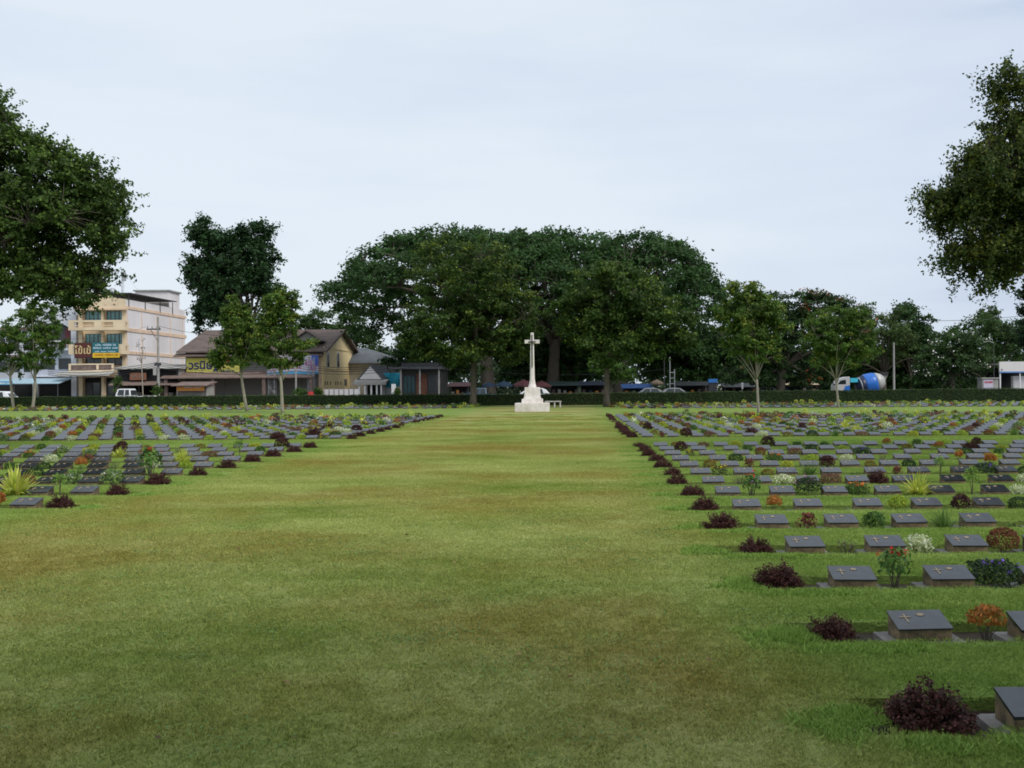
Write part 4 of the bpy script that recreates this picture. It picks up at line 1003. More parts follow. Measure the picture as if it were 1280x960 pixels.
for x in (-4.1, -3.2, -2.3): MB().lathe([(.40, 0), (.42, .1), (.42, 1.25), (.3, 1.45), (.1, 1.5)], 14, Matrix.Translation((x, 1.9, ztop + .9))).build("water_tank", M_STEEL, B, smooth=True)
b = MB()
for a in range(3):
    an = a * 2.094; b.tube([(-2.0 + math.cos(an) * .16, 4 + math.sin(an) * .16, ztop), (-2.0 + math.cos(an) * .14, 4 + math.sin(an) * .14, 16.2)], .022, 4)
for i in range(10):
    z = ztop + .5 * i
    for a in range(3):
        p0 = (-2 + math.cos(a * 2.094) * .16, 4 + math.sin(a * 2.094) * .16, z); p1 = (-2 + math.cos(a * 2.094 + 2.094) * .16, 4 + math.sin(a * 2.094 + 2.094) * .16, z + .5); b.tube([p0, p1], .012, 3)
b.box(-2.06, -1.6, 3.9, 4.1, 14.6, 15.6); b.tube([(-2, 4, 15.8), (-.4, 6, 12.9)], .012, 3)
b.build("antenna_mast", M_STEEL, B)
# its signs
sg = thing("shop_sign", "brown sign with tall gold Thai lettering on the cream shophouse balcony", "sign", (PX(104.5, 118.8), 118.8, 0))
zs0, zs1 = zz(105, 447, 118.8), zz(105, 429, 118.8)
bx("board", M_SBROWN, sg, -.98, .92, -.04, .06, zs0, zs1)
bx("border", M_FRAME, sg, -1.05, .99, .0, .09, zs0 - .07, zs1 + .07)
text_part("โข้เข้", 1.15, M_GOLD, sg, (-.03, -.06, (zs0 + zs1) / 2 - .05), bold=.012)
sg = thing("shop_sign", "teal sign with pale lettering above a yellow strip, beside the brown sign", "sign", (PX(133, 118.8), 118.8, 0))
za, zm, zb_ = zs1 + .05, zz(133, 441, 118.8), zs0 - .02
bx("board", M_STEAL, sg, -1.62, 1.42, -.03, .06, zm, za); bx("strip", M_SYEL, sg, -1.55, 1.55, -.05, .06, zb_, zm - .01)
hgt = za - zm; b = MB()
word_bars(rngs, -1.25, 1.15, za - .38, za - .10, -.04, b); word_bars(rngs, -1.5, 1.35, za - .72, za - .47, -.04, b); word_bars(rngs, -1.3, 1.15, zm + .06, zm + .26, -.04, b)
b.build("lettering", M_LTBLUE, sg)
b = MB(); word_bars(rngs, -1.3, 1.35, zm - .32, zm - .12, -.06, b); b.build("lettering", flat("rust_letters", (.5, .16, .02)), sg)

# ------------------------------------------------------------------ white shophouse with the arched balcony
Z = 121.0; xa, xb = PX(44, Z), PX(93, Z)
B = thing("white_shophouse", "pale blue-white shophouse with an arched balcony, left of the cream shophouse", "building", (xa, Z, 0)); W_ = xb - xa
zt = zz(70, 388, Z)
bx("wall", M_PALEBLUE, B, 0, W_ + .5, .5, 12, 0, zt); bx("parapet", M_PALEBLUE, B, -.1, W_ + .6, .2, .49, zt - .5, zt + .25)
bx("pillar", M_PALEBLUE, B, W_ - .25, W_ + .35, -.25, .49, 0, zt - .51)
bx("pillar", M_PALEBLUE, B, -.2, .2, -.25, .49, 0, zt - .51)
arch = [(.25, zt - 1.4), (.25, 6.2), (.2, 6.2), (.2, zt - .6), (W_ - .26, zt - .6), (W_ - .26, 6.2), (W_ - .3, 6.2), (W_ - .3, zt - 1.8)]
cxm = (.25 + W_ - .3) / 2; rr = (W_ - .55) / 2
MB().prism([(.2, zt - .62), (.2, zt - 2.6)] + [(cxm - rr * math.cos(a), zt - 2.6 + rr * .55 * math.sin(a)) for a in [i * math.pi / 12 for i in range(13)]] + [(W_ - .26, zt - 2.6), (W_ - .26, zt - .62)], 'y', -.1, .12).build("arch", M_PALEBLUE, B)
bx("recess", M_FRAME, B, .3, W_ - .3, .40, .499, zt - 4.4, zt - 1.3); bx("door", flat("maroon_door", (.12, .03, .04)), B, W_ - 1.2, W_ - .5, .3, .39, zt - 4.2, zt - 2.1)
bx("balcony", M_PALEBLUE, B, .0, W_ - .27, -1.0, .48, zt - 4.75, zt - 4.5)
b = MB(); b.box(.0, W_ - .3, -1.0, -.92, zt - 3.75, zt - 3.62)
for i in range(9): x = .02 + i * (W_ - .42) / 8; b.box(x, x + .07, -.98, -.93, zt - 4.49, zt - 3.751)
b.build("railing", M_WPAINT, B)
window(B, .4, W_ * .45, .5, 3.9, 5.2, 2, M_DGLASS, rail=False); window(B, W_ * .55, W_ - .4, .5, 3.9, 5.2, 2, M_DGLASS, rail=False)
b = MB(); b.box(.1, W_ - .3, -.5, .49, 3.0, 3.25); b.build("ledge", M_PALEBLUE, B)
bx("shopfront", M_DARK, B, .25, W_ - .3, .42, .498, .02, 2.8)
B = thing("white_shophouse", "low pale building with a red-tiled ledge at the far left behind the slender trees", "building", (PX(-14, 121), 121, 0)); W2 = PX(41, 121) - PX(-14, 121)
bx("wall", M_PALEBLUE, B, 0, W2, .5, 12, 0, 8.6); bx("roof", M_TIN, B, -.2, W2 + .1, .1, 12.2, 8.61, 8.9)
for i in range(3): window(B, .5 + i * 1.7, 1.7 + i * 1.7, .5, 6.2, 7.6, 2, M_DGLASS, rail=False); window(B, .5 + i * 1.7, 1.7 + i * 1.7, .5, 3.6, 4.8, 2, M_DGLASS, rail=False)
bx("ledge", M_TIN, B, 0, W2, -.6, .49, 5.3, 5.6); bx("shopfront", M_DARK, B, .2, W2 - .2, .42, .498, .02, 2.8)
aw = thing("shop_awning", "long pale blue awning over the dark shopfronts at the far left", "awning", (PX(0, 118), 118, 0))
zt2 = zz(40, 474, 118)
MB().prism([(-1.2, zt2 - .55), (-1.2, zt2 - .47), (2.2, zt2 + .12), (2.2, zt2 + .04)], 'x', -1.5, PX(80, 118) - PX(0, 118)).build("canopy", flat("awning_blue", (.36, .50, .58)), aw)
for x in (-1, 2.2, 5, 7.2): bx("post", M_FRAME, aw, x - .04, x + .04, -1.1, -1.02, -.02, zt2 - .5)
sg = thing("blue_sign", "small bright blue sign under the awning at the left edge", "sign", (PX(5, 116.6), 116.6, 0))
bx("board", M_SKYB, sg, -1.2, .95, 0, .08, zz(5, 481, 116.6), zz(5, 476.5, 116.6)); b = MB(); word_bars(rngs, -.9, .8, zz(5, 480, 116.6), zz(5, 478, 116.6), -.005, b); b.build("lettering", M_WPAINT, sg)
for x in (-1.1, .8): bx("post", M_FRAME, sg, x, x + .05, .081, .13, -.02, zz(5, 477, 116.6))

# ------------------------------------------------------------------ dark open shop beside the cream shophouse
Z = 113.0; xa, xb = PX(148, Z), PX(223, Z); W_ = xb - xa
B = thing("open_shop", "low dark open-fronted shop with a rusty tin roof beneath the white side wall", "building", (xa, Z, 0))
zt = zz(190, 460, Z)
bx("back_wall", M_DARK, B, 0, W_, 4, 4.2, 0, zt); bx("side_wall", M_CONC, B, -.12, 0, 0, 4.2, 0, zt - .1); bx("side_wall", M_CONC, B, W_, W_ + .12, 0, 4.2, 0, zt - .1)
MB().prism([(-.6, zt - .1), (-.6, zt), (4.4, zt + .5), (4.4, zt + .4)], 'x', -.3, W_ + .5).build("roof", M_WTIN, B)
zw = zz(190, 479, Z)
MB().prism([(-1.6, zw - .25), (-1.6, zw - .17), (.2, zw + .25), (.2, zw + .17)], 'x', -.4, W_ + .2).build("awning", M_TIN, B)
bx("upper_front", M_DARK, B, .02, W_ - .02, .1, .18, zw + .1, zt - .12)
for x in (.1, W_ * .33, W_ * .66, W_ - .2): bx("post", M_FRAME, B, x, x + .1, 0, .09, 0, zt - .1)
for i in range(7): bx("shelf", M_CONC if i % 2 else M_TIN, B, .4 + i * .9, 1.05 + i * .9, 1.2, 1.7, 0, rngs.uniform(.7, 1.2))
sg = thing("shop_sign", "small brown signboard with worn lettering on the dark open shop", "sign", (PX(172.5, 112.6), 112.6, 0))
bx("board", flat("worn_brown", (.22, .095, .05)), sg, -.9, .9, 0, .08, zz(172, 475, 112.6), zz(172, 466, 112.6)); b = MB(); word_bars(rngs, -.7, .7, zz(172, 472, 112.6), zz(172, 468, 112.6), -.005, b); b.build("lettering", M_TIN, sg)
sg = thing("orange_sign", "orange hanging signboard on a grey roadside stall left of the yellow sign", "sign", (PX(238, 107.5), 107.5, 0))
bx("board", M_ORG, sg, -1.45, 1.45, 0, .07, zz(238, 488.5, 107.5), zz(238, 483, 107.5)); b = MB(); word_bars(rngs, -.6, 1.1, zz(238, 484.6, 107.5), zz(238, 483.2, 107.5), -.006, b); b.build("lettering", M_LTBLUE, sg)
B = thing("roadside_stall", "grey shuttered roadside stall beneath the orange signboard", "stall", (PX(240, 108), 108, 0))
zt = zz(240, 480.5, 108)
bx("shutter", M_SHUT, B, -1.4, 1.5, 0, .08, 0, zt - .3); bx("side_wall", M_CONC, B, 1.52, 1.64, -.1, 2, 0, zt - .1); bx("side_wall", M_CONC, B, -1.6, -1.42, -.1, 2, 0, zt - .1); MB().prism([(-.9, zt - .18), (-.9, zt - .1), (2.2, zt + .3), (2.2, zt + .2)], 'x', -1.9, 1.9).build("roof", M_TIN, B)

# ------------------------------------------------------------------ shop hall with the brown roof, yellow sign and yellow gable
Z = 115.0; xa, xb = PX(232, Z), PX(402, Z); W_ = xb - xa; D = 16.5
B = thing("gabled_shop_hall", "long shop hall with a brown tiled roof and a yellow gable end", "building", (xa, Z, 0))
ze = zz(402, 437.5, Z); zr = zz(424, 413.5, Z + D / 2); yr = D / 2
bx("front_wall", M_SHUT, B, 0, W_ - .02, 0, .2, 0, ze)
bx("back_wall", M_YELLOW, B, 0, W_ - .02, D - .2, D, 0, ze); bx("side_wall", M_CONC, B, 0, .2, .21, D - .21, 0, ze)
MB().prism([(0, 0), (D, 0), (D, ze), (yr, zr - .15), (0, ze)], 'x', W_ - .01, W_ + .2).build("gable_wall", M_YELLOW, B)
MB().prism([(0, ze), (D, ze), (yr, zr - .15)], 'x', 0.0, .2).build("gable_wall", M_SHUT, B)
sl = (zr - ze) / yr
MB().prism([(-.9, ze - .9 * sl + .02), (-.9, ze - .9 * sl + .17), (yr, zr + .17), (D + .9, ze - .9 * sl + .17), (D + .9, ze - .9 * sl + .02), (yr, zr + .02)], 'x', -.7, W_ + .75).build("roof", M_ROOFB, B)
MB().prism([(-1.2, ze - .72), (-1.2, ze - .60), (-.25, ze - .28), (.0, ze - .28), (.0, ze - .42)], 'x', -.9, W_ + .3).build("eave_roof", M_ROOFB, B)
f = MB()
for s_ in (0, 1):
    y0_, y1_ = (-.9, yr) if s_ == 0 else (D + .9, yr)
    f.add([(W_ + .76, y0_, ze - .9 * sl - .05), (W_ + .84, y0_, ze - .9 * sl - .05), (W_ + .84, yr, zr - .05), (W_ + .76, yr, zr - .05), (W_ + .76, y0_, ze - .9 * sl + .2), (W_ + .84, y0_, ze - .9 * sl + .2), (W_ + .84, yr, zr + .2), (W_ + .76, yr, zr + .2)],
          [(0, 1, 2, 3), (4, 7, 6, 5), (0, 4, 5, 1), (2, 6, 7, 3), (1, 5, 6, 2), (0, 3, 7, 4)])
f.build("bargeboard", M_ROOFB, B)
# dormer on the front slope
xd = PX(381, Z) - xa; zd = ze + 1.1
MB().prism([(xd - 1.45, zd), (xd + 1.45, zd), (xd, zd + .95)], 'y', .9, 2.4).build("dormer", M_SHUT, B)
MB().prism([(xd - 1.75, zd - .12), (xd - 1.75, zd + .02), (xd, zd + 1.18), (xd + 1.75, zd + .02), (xd + 1.75, zd - .12), (xd, zd + 1.02)], 'y', .6, 4.2).build("dormer_roof", M_ROOFB, B)
# gable end openings
def gable_window(yc, z0, z1, hw):
    n = 9; out_ = [(yc - hw, z0), (yc + hw, z0)] + [(yc + hw * math.cos(a), z1 + hw * 1.3 * math.sin(a)) for a in [i * math.pi / n for i in range(n + 1)]]
    w_ = MB().prism(out_, 'x', W_ + .195, W_ + .26).build("window", M_WPAINT, B)
    q = hw - .10; inn = [(yc - q, z0 + .1), (yc + q, z0 + .1)] + [(yc + q * math.cos(a), z1 + q * 1.3 * math.sin(a)) for a in [i * math.pi / n for i in range(n + 1)]]
    MB().prism(inn, 'x', W_ + .24, W_ + .275).build("pane", M_DGLASS, w_)
for px in (410, 422.5):
    yc = (xb + .2) * F / (px - VX) - Z; zc = zz(px, 459.5, Z + yc); gable_window(yc, zc, zz(px, 447.5, Z + yc), .62)
for z0 in (ze + .25, 3.55): bx("moulding", M_YELLOW, B, W_ + .2, W_ + .27, .0 if z0 < 4 else .2, D - .05, z0, z0 + .1)
yc = (xb + .2) * F / (432 - VX) - Z
bx("vent", M_SHUT, B, W_ + .2, W_ + .24, yc - .7, yc + .7, zz(432, 482, Z + yc), zz(432, 474, Z + yc))
for px in (406.5, 409.5, 413, 419.5, 422.5, 426, 443):
    yc = (xb + .2) * F / (px - VX) - Z; bx("vent_slot", M_DARK, B, W_ + .19, W_ + .215, yc - .17, yc + .17, 1.85, 2.25)
MB().prism([(-3.2, 2.62), (-3.2, 2.74), (-.05, 3.45), (-.05, 3.33)], 'x', -1.6, W_ * .98).build("awning", M_TIN, B)
for i in range(7): bx("shutter", M_SHUT, B, .2 + i * 2.15, 2.2 + i * 2.15, -.06, -.001, 0, 2.6)
for x in (-1.2, 3.9, 9.5, W_ - .6): bx("post", M_TIN, B, x, x + .35, -3.0, -2.7, 0, 2.68)
bx("corner_pillar", M_ORANGE, B, W_ - .3, W_ + .02, -.12, -.002, 0, ze - .75)
# yellow sign
zs0, zs1 = zz(265, 468, Z - .4), zz(265, 447.5, Z - .4)
sg = thing("billboard", "long yellow billboard with navy Thai lettering on the front of the brown-roofed hall", "sign", (PX(233, Z - .5), Z - .5, 0)); wS = 66 * Z / F
bx("board", M_LEMON, sg, 0, wS, 0, .12, zs0, zs1)
text_part("วรนิษฐ์", 1.22, M_NAVY, sg, (1.95, -.03, (zs0 + zs1) / 2 + .05), bold=.03)
b = MB(); word_bars(rngs, .35, 2.0, zs0 + .12, zs0 + .32, -.01, b); word_bars(rngs, 3.9, 5.4, zs0 + .25, zs0 + .5, -.01, b); b.build("lettering", M_NAVY, sg)
MB().prism([(4.0, zs1 - .55), (5.2, zs1 - .55), (5.35, zs1 - .2), (4.2, zs1 - .15)], 'y', -.015, .0).build("emblem", M_REDL, sg)
# pink banner on its lattice supports
Zb = 113.2
zs0, zs1 = zz(365, 467.5, Zb), zz(365, 444.5, Zb); x0 = PX(334, Zb); wB = PX(398, Zb) - x0
sg = thing("banner", "lilac banner with red Thai lettering and pink and blue print on steel frames", "banner", (x0, Zb, 0))
bx("cloth", M_LILAC, sg, 0, wB, 0, .05, zs0, zs1); bx("strip", M_SKYB, sg, .0, wB, -.012, -.001, zs0, zs0 + .28); bx("strip", M_BLUEP, sg, wB - .75, wB, -.02, -.001, zs0 + .9, zs1)
text_part("มาคา.", 1.25, M_REDL, sg, (2.35, -.03, (zs0 + zs1) / 2 - .02), bold=.015)
b = MB()
for i in range(13): b.lathe([(.0, -.01), (rngs.uniform(.12, .26), 0), (.0, .01)], 8, Matrix.Translation((rngs.choice([rngs.uniform(.1, .6), rngs.uniform(4.4, 5.5), rngs.uniform(4.6, 5.5)]), -.02, rngs.uniform(zs0 + .45, zs1 - .4))) @ Matrix.Rotation(math.pi / 2, 4, 'X'))
b.build("print", M_PINK, sg, kind="stuff")
def lattice(name, label, px0, px1, pyt, Z, group=None, ladder=False):
    x0, x1 = PX(px0, Z), PX(px1, Z); h = zz((px0 + px1) / 2, pyt, Z); t = thing(name, label, "frame", ((x0 + x1) / 2, Z, 0), 0, group); w2 = (x1 - x0) / 2
    lg = [(-w2, 0), (w2, 0)] if ladder else [(-w2, -.3), (w2, -.3), (-w2, .3), (w2, .3)]
    for x, y in lg: MB().tube([(x, y, -.1), (x, y, h if (x < 0 or not ladder) else h * .72)], .045, 5).build("leg", M_STEEL, t)
    n = 9 if not ladder else 8
    b = MB()
    for i in range(n):
        z, z2 = h * i / n, h * (i + 1) / n
        if ladder:
            if z < h * .7: b.tube([(-w2, 0, z + .1), (w2, 0, z + .1)], .028, 4)
        else:
            for y in (-.3, .3): b.tube([(-w2, y, z), (w2, y, z2)] if i % 2 else [(w2, y, z), (-w2, y, z2)], .026, 4); b.tube([(-w2, y, z), (w2, y, z)], .026, 4)
    b.build("rung" if ladder else "bracing", M_STEEL, t)
    return t
lattice("lattice_frame", "steel lattice frame under the pink banner's left part", 336.5, 344, 447, 112.6, "steel lattice frames of the banner")
lattice("lattice_frame", "steel lattice frame under the pink banner's right end", 386, 392.5, 447, 112.6, "steel lattice frames of the banner")
lattice("ladder_frame", "pale ladder-like steel frame standing behind the hedge right of the memorial cross", 837.5, 843.2, 446, 100, None, True)

# ------------------------------------------------------------------ houses right of the yellow gable
Z = 121.0; xa = PX(436, Z)
B = thing("grey_roofed_house", "cream house with a broad grey hipped roof behind the yellow gable", "house", (xa - 1.8, 128, 0)); xa -= 1.8
Zh = 128; za_, zr_ = zz(470, 453, Zh), zz(450, 436, Zh + 4); w_ = PX(497, Zh) - PX(440, Zh) + 1.8
bx("wall", flat("ivory_wall", (.55, .50, .40)), B, .2, w_ - .3, .3, 8, 0, za_)
MB().add([(-.4, -.4, za_ - .1), (w_ + .2, -.4, za_ - .1), (w_ + .2, 8.6, za_ - .1), (-.4, 8.6, za_ - .1), (-.3, 4, zr_ + .1), (1.6, 4, zr_ + .1)], [(0, 1, 5, 4), (1, 2, 5), (2, 3, 4, 5), (3, 0, 4), (0, 3, 2, 1)]).build("roof", M_ROOFG, B)
for px in (482, 486, 494): xx = PX(px, Zh) - xa; window(B, xx - .35, xx + .35, .3, za_ - 1.5, za_ - .4, 1, M_DGLASS, M_WPAINT, False)
Zp = 112; xa = PX(449, Zp); w_ = PX(479, Zp) - xa
B = thing("white_porch_house", "small white gabled house with a pillared porch beside the yellow gable wall", "house", (xa, Zp, 0))
ze_, zr_ = zz(464, 474, Zp), zz(463, 457, Zp); xm = PX(463, Zp) - xa
bx("wall", M_WALLW, B, .1, w_ - .2, 2.0, 8, 0, ze_)
MB().prism([(-.0, ze_), (xm * 2, ze_), (xm, zr_ - .08)], 'y', -.03, .25).build("gable", M_WALLW, B)
MB().prism([(-.35, ze_ - .3), (-.35, ze_ - .15), (xm, zr_ + .12), (xm * 2 + .35, ze_ - .15), (xm * 2 + .35, ze_ - .3), (xm, zr_ - .03)], 'y', .0, 8.2).build("roof", M_ROOFG, B)
MB().prism([(-1.3, ze_ - .62), (-1.3, ze_ - .30), (.28, ze_ - .02), (.28, ze_ - .3)], 'x', -.4, w_ + .55).build("porch_roof", M_WTIN, B)
for x in (.15, .75, w_ * .55, w_ * .78, w_ - .1): bx("pillar", M_WPAINT, B, x, x + .17, -1.1, -.93, 0, ze_ - .6)
bx("door", M_DARK, B, .5, w_ - .5, 1.9, 1.99, 0, 1.9)
tp = thing("tarpaulin", "turquoise tarpaulin stretched beside the dark flat-roofed cafe", "tarpaulin", (PX(489, 115), 115, 0))
g = MB(); x0, x1 = PX(475, 115) - PX(489, 115), PX(501, 115) - PX(489, 115); zt, z0 = zz(489, 466, 115), zz(489, 482, 115)
for i in range(8):
    for j in range(4):
        pt = lambda i, j: (x0 + (x1 - x0) * i / 8, .12 * math.sin(i * 1.3 + j), zt + (z0 - zt) * j / 4 - (.25 * math.sin(math.pi * i / 8) if j == 4 else 0))
        g.quad(pt(i, j), pt(i, j + 1), pt(i + 1, j + 1), pt(i + 1, j))
so = g.build("sheet", M_TARP, tp); so.modifiers.new("thick", 'SOLIDIFY').thickness = .02
for x in (x0, x1): MB().tube([(x, .05, -.05), (x, .05, zt + .1)], .04, 6).build("pole", M_STEEL, tp)
# white fence
fn = thing("panel_fence", "low fence of white panels between dark posts in front of the yellow gable", "fence", (PX(405, 107), 107, 0))
st = 6.2 * 107 / F
for i in range(7): bx("panel", M_WALLW, fn, i * st + .06, (i + 1) * st - .04, 0, .05, -.02, zz(425, 486.5, 107)); bx("post", M_CONC, fn, i * st - .05, i * st + .05, -.03, .08, -.02, zz(425, 485, 107))
dr = thing("oil_drum", "red drum standing by the right lattice frame", "drum", (PX(388.5, 106.5), 106.5, 0))
MB().lathe([(.30, -.02), (.31, .02), (.31, .55), (.33, .57), (.31, .60), (.31, 1.12), (.28, 1.14)], 14).build("shell", M_RED, dr, smooth=True)
# dark cafe
Z = 108; xa = PX(500, Z); w_ = PX(553, Z) - xa; zt = zz(520, 461, Z)
B = thing("flat_roofed_cafe", "low dark cafe with a flat overhanging roof, brick panel and teal windows", "building", (xa, Z, 0))
bx("wall", flat("charcoal_wall", (.045, .045, .045)), B, 0.1, w_ - .3, .6, 7, 0, zt - .05); bx("roof", flat("charcoal_roof", (.09, .095, .10)), B, -1.15, w_, -.6, 7.2, zt - .04, zt + .22); bx("roof_deck", M_FRAME, B, .0, w_ - .6, 1, 6, zt + .225, zt + .65)
bx("brick_panel", mat("brick_red", (.16, .07, .045), .9, var=.2, scale=3), B, w_ * .37, w_ * .62, .5, .595, 0, zt - .5)
window(B, .3, w_ * .33, .6, .9, zt - .7, 3, flat("teal_shade", (.03, .09, .10), .2), M_FRAME, False); window(B, w_ * .66, w_ - .6, .6, .9, zt - .7, 4, M_DGLASS, M_FRAME, False)
for x in (.05, w_ * .46, w_ - .4): bx("post", M_CONC, B, x, x + .16, -.3, -.16, 0, zt - .05)
wb = thing("notice_board", "small white board standing between the porch house and the cafe", "board", (PX(492, 104), 104, 0))
bx("panel", M_WPAINT, wb, -.22, .22, 0, .04, zz(492, 492, 104), zz(492, 480, 104)); bx("leg", M_STEEL, wb, -.03, .03, .041, .08, -.02, zz(492, 482, 104))

# ------------------------------------------------------------------ small shop at the right edge
Z = 96; xa = PX(1249, Z); w_ = PX(1300, Z) - xa; zt = zz(1265, 452, Z)
B = thing("white_roofed_shop", "small open shop with a white and blue fascia cut off by the right edge", "building", (xa, Z, 0))
bx("fascia", M_WALLW, B, 0, w_, -.1, 0.1, zz(1265, 466, Z), zt); bx("stripe", flat("stripe_blue", (.12, .25, .55)), B, 0, w_, -.115, -.101, zz(1265, 466, Z), zz(1265, 464.3, Z)); bx("roof", M_WTIN, B, -.1, w_ + .1, .11, 5, zt - .3, zt - .15)
bx("back_wall", M_DARK, B, 0, w_, 4, 4.2, 0, zt - .35)
for x in (.05, w_ * .5, w_ - .3): bx("post", M_WPAINT, B, x, x + .12, .0, .1, 0, zz(1265, 466, Z) - .002)
bx("counter", M_WALLW, B, w_ * .4, w_, .5, 1.0, 0, zz(1270, 470, Z))
kx = thing("kiosk", "white kiosk with a printed front next to the white-roofed shop", "kiosk", (PX(1238, 94), 94, 0)); zt = zz(1238, 472, 94); hw = 10 * 94 / F
bx("body", M_CONC, kx, -hw, hw, 0, 1.2, 0, zt - .1); bx("top", M_WTIN, kx, -hw - .1, hw + .1, -.1, 1.3, zt - .09, zt); bx("poster", M_LILAC, kx, -hw + .12, hw - .5, -.02, -.001, zt - 1.1, zt - .2); b = MB(); word_bars(rngs, -hw + .2, hw - .6, zt - .5, zt - .3, -.025, b); b.build("lettering", M_REDL, kx)

# ------------------------------------------------------------------ market stalls and umbrellas under the trees
def umbrella(px, py, Z, half_px, m, label):
    h = zz(px, py, Z); r = half_px * Z / F
    t = thing("market_umbrella", label, "umbrella", (PX(px, Z), Z, 0), rngs.random(), "market umbrellas under the trees")
    n = 8; b = MB(); vs = [(0, 0, h)]
    for k in range(n): a = k * 2 * math.pi / n; vs.append((r * .55 * math.cos(a), r * .55 * math.sin(a), h - r * .20))
    for k in range(n): a = k * 2 * math.pi / n; vs.append((r * math.cos(a), r * math.sin(a), h - r * .46))
    for k in range(n): a = k * 2 * math.pi / n; vs.append((r * math.cos(a), r * math.sin(a), h - r * .46 - .16))
    fs = [(0, 1 + k, 1 + (k + 1) % n) for k in range(n)] + [(1 + k, 9 + k, 9 + (k + 1) % n, 1 + (k + 1) % n) for k in range(n)] + [(9 + k, 17 + k, 17 + (k + 1) % n, 9 + (k + 1) % n) for k in range(n)]
    o = b.add(vs, fs).build("canopy", m, t); o.modifiers.new("thick", 'SOLIDIFY').thickness = .012
    MB().tube([(0, 0, -.1), (0, 0, h + .08)], .03, 6).build("pole", M_FRAME, t)
M_UB, M_UR, M_UT, M_DTARP = flat("umbrella_blue", (.014, .034, .065)), flat("umbrella_maroon", (.070, .024, .028)), flat("umbrella_tan", (.17, .13, .09)), flat("tarp_blue", (.02, .05, .10))
umbrella(630, 476, 105, 12, M_UB, "dark blue market umbrella beside the thick tree trunk"); umbrella(611, 477.5, 107, 9, M_UB, "small dark blue market umbrella partly behind the tree trunks")
umbrella(655, 474.5, 105, 15, M_UR, "maroon market umbrella just left of the memorial cross"); umbrella(677, 476, 106, 13, M_UR, "maroon market umbrella just right of the memorial cross")
umbrella(821, 474.5, 104, 8.5, M_UT, "tan market umbrella beside the ladder-like frame")
def stall(px0, px1, py, Z, label, m, goods, drop=.35):
    x0 = PX(px0, Z); w_ = PX(px1, Z) - x0; h = zz((px0 + px1) / 2, py, Z)
    t = thing("market_stall", label, "stall", (x0, Z, 0), 0, "market stalls under the trees")
    MB().prism([(-.9, h - drop), (-.9, h - drop + .05), (1.6, h + .1), (1.6, h + .05)], 'x', -.2, w_ + .2).build("canopy", m, t)
    for x in (0, w_):
        for y in (-.7, 1.4): MB().tube([(x, y, -.1), (x, y, h - .25)], .03, 5).build("post", M_FRAME, t)
    bx("table", M_TIN, t, .1, w_ - .1, -.3, .6, .0, .85)
    bx("back_sheet", M_DARK, t, 0, w_, 1.45, 1.5, 0, h - .05)
    for i in range(goods):
        x = .2 + (w_ - .5) * i / max(1, goods - 1); bx("goods", rngs.choice([M_ORG, M_TIN, M_TIN, M_CONC, M_UB, M_ROOFB]), t, x, x + .28, -.1, .3, .851, .851 + rngs.uniform(.12, .4))
    return t
stall(562, 586, 479, 107, "stall with a faded red canopy left of the tree trunks", M_UR, 4)
stall(688, 722, 478, 108, "dark stall with a green-blue canopy right of the memorial cross", flat("tarp_green", (.015, .03, .03)), 5)
stall(726, 756, 477.5, 108, "dark stall under a navy canopy behind the right-hand lawn tree", flat("tarp_navy", (.012, .02, .04)), 4)
stall(779, 813, 481, 104, "stall under a sagging bright blue tarpaulin", flat("tarp_bright", (.02, .06, .18)), 4)
stall(845, 884, 478, 106, "long dark stall right of the ladder-like frame", flat("tarp_slate", (.018, .022, .026)), 5)
stall(905, 945, 480, 108, "dark stall behind the forked slender tree", flat("tarp_slate", (.018, .022, .026)), 5)
stall(979, 1019, 478.5, 105, "stall with a pale cream canopy edge right of the forked slender tree", flat("canopy_cream", (.55, .44, .28)), 4, .22)
bb = thing("market_box", "bright blue plastic box stacked on a stand among the dark stalls", "box", (PX(891.5, 104), 104, 0))
bx("box", flat("plastic_blue", (.05, .22, .62)), bb, -.45, .45, 0, .7, zz(891, 478.5, 104), zz(891, 473.8, 104), bevel=.03); bx("stand", M_FRAME, bb, -.4, .4, .05, .65, 0, zz(891, 478.5, 104) - .002)
pp = thing("white_post_sign", "narrow white post sign among the dark stalls", "sign", (PX(928, 103), 103, 0)); bx("panel", M_WPAINT, pp, -.09, .09, 0, .04, zz(928, 486, 103), zz(928, 478, 103)); bx("post", M_STEEL, pp, -.03, .03, .041, .08, 0, zz(928, 479, 103))

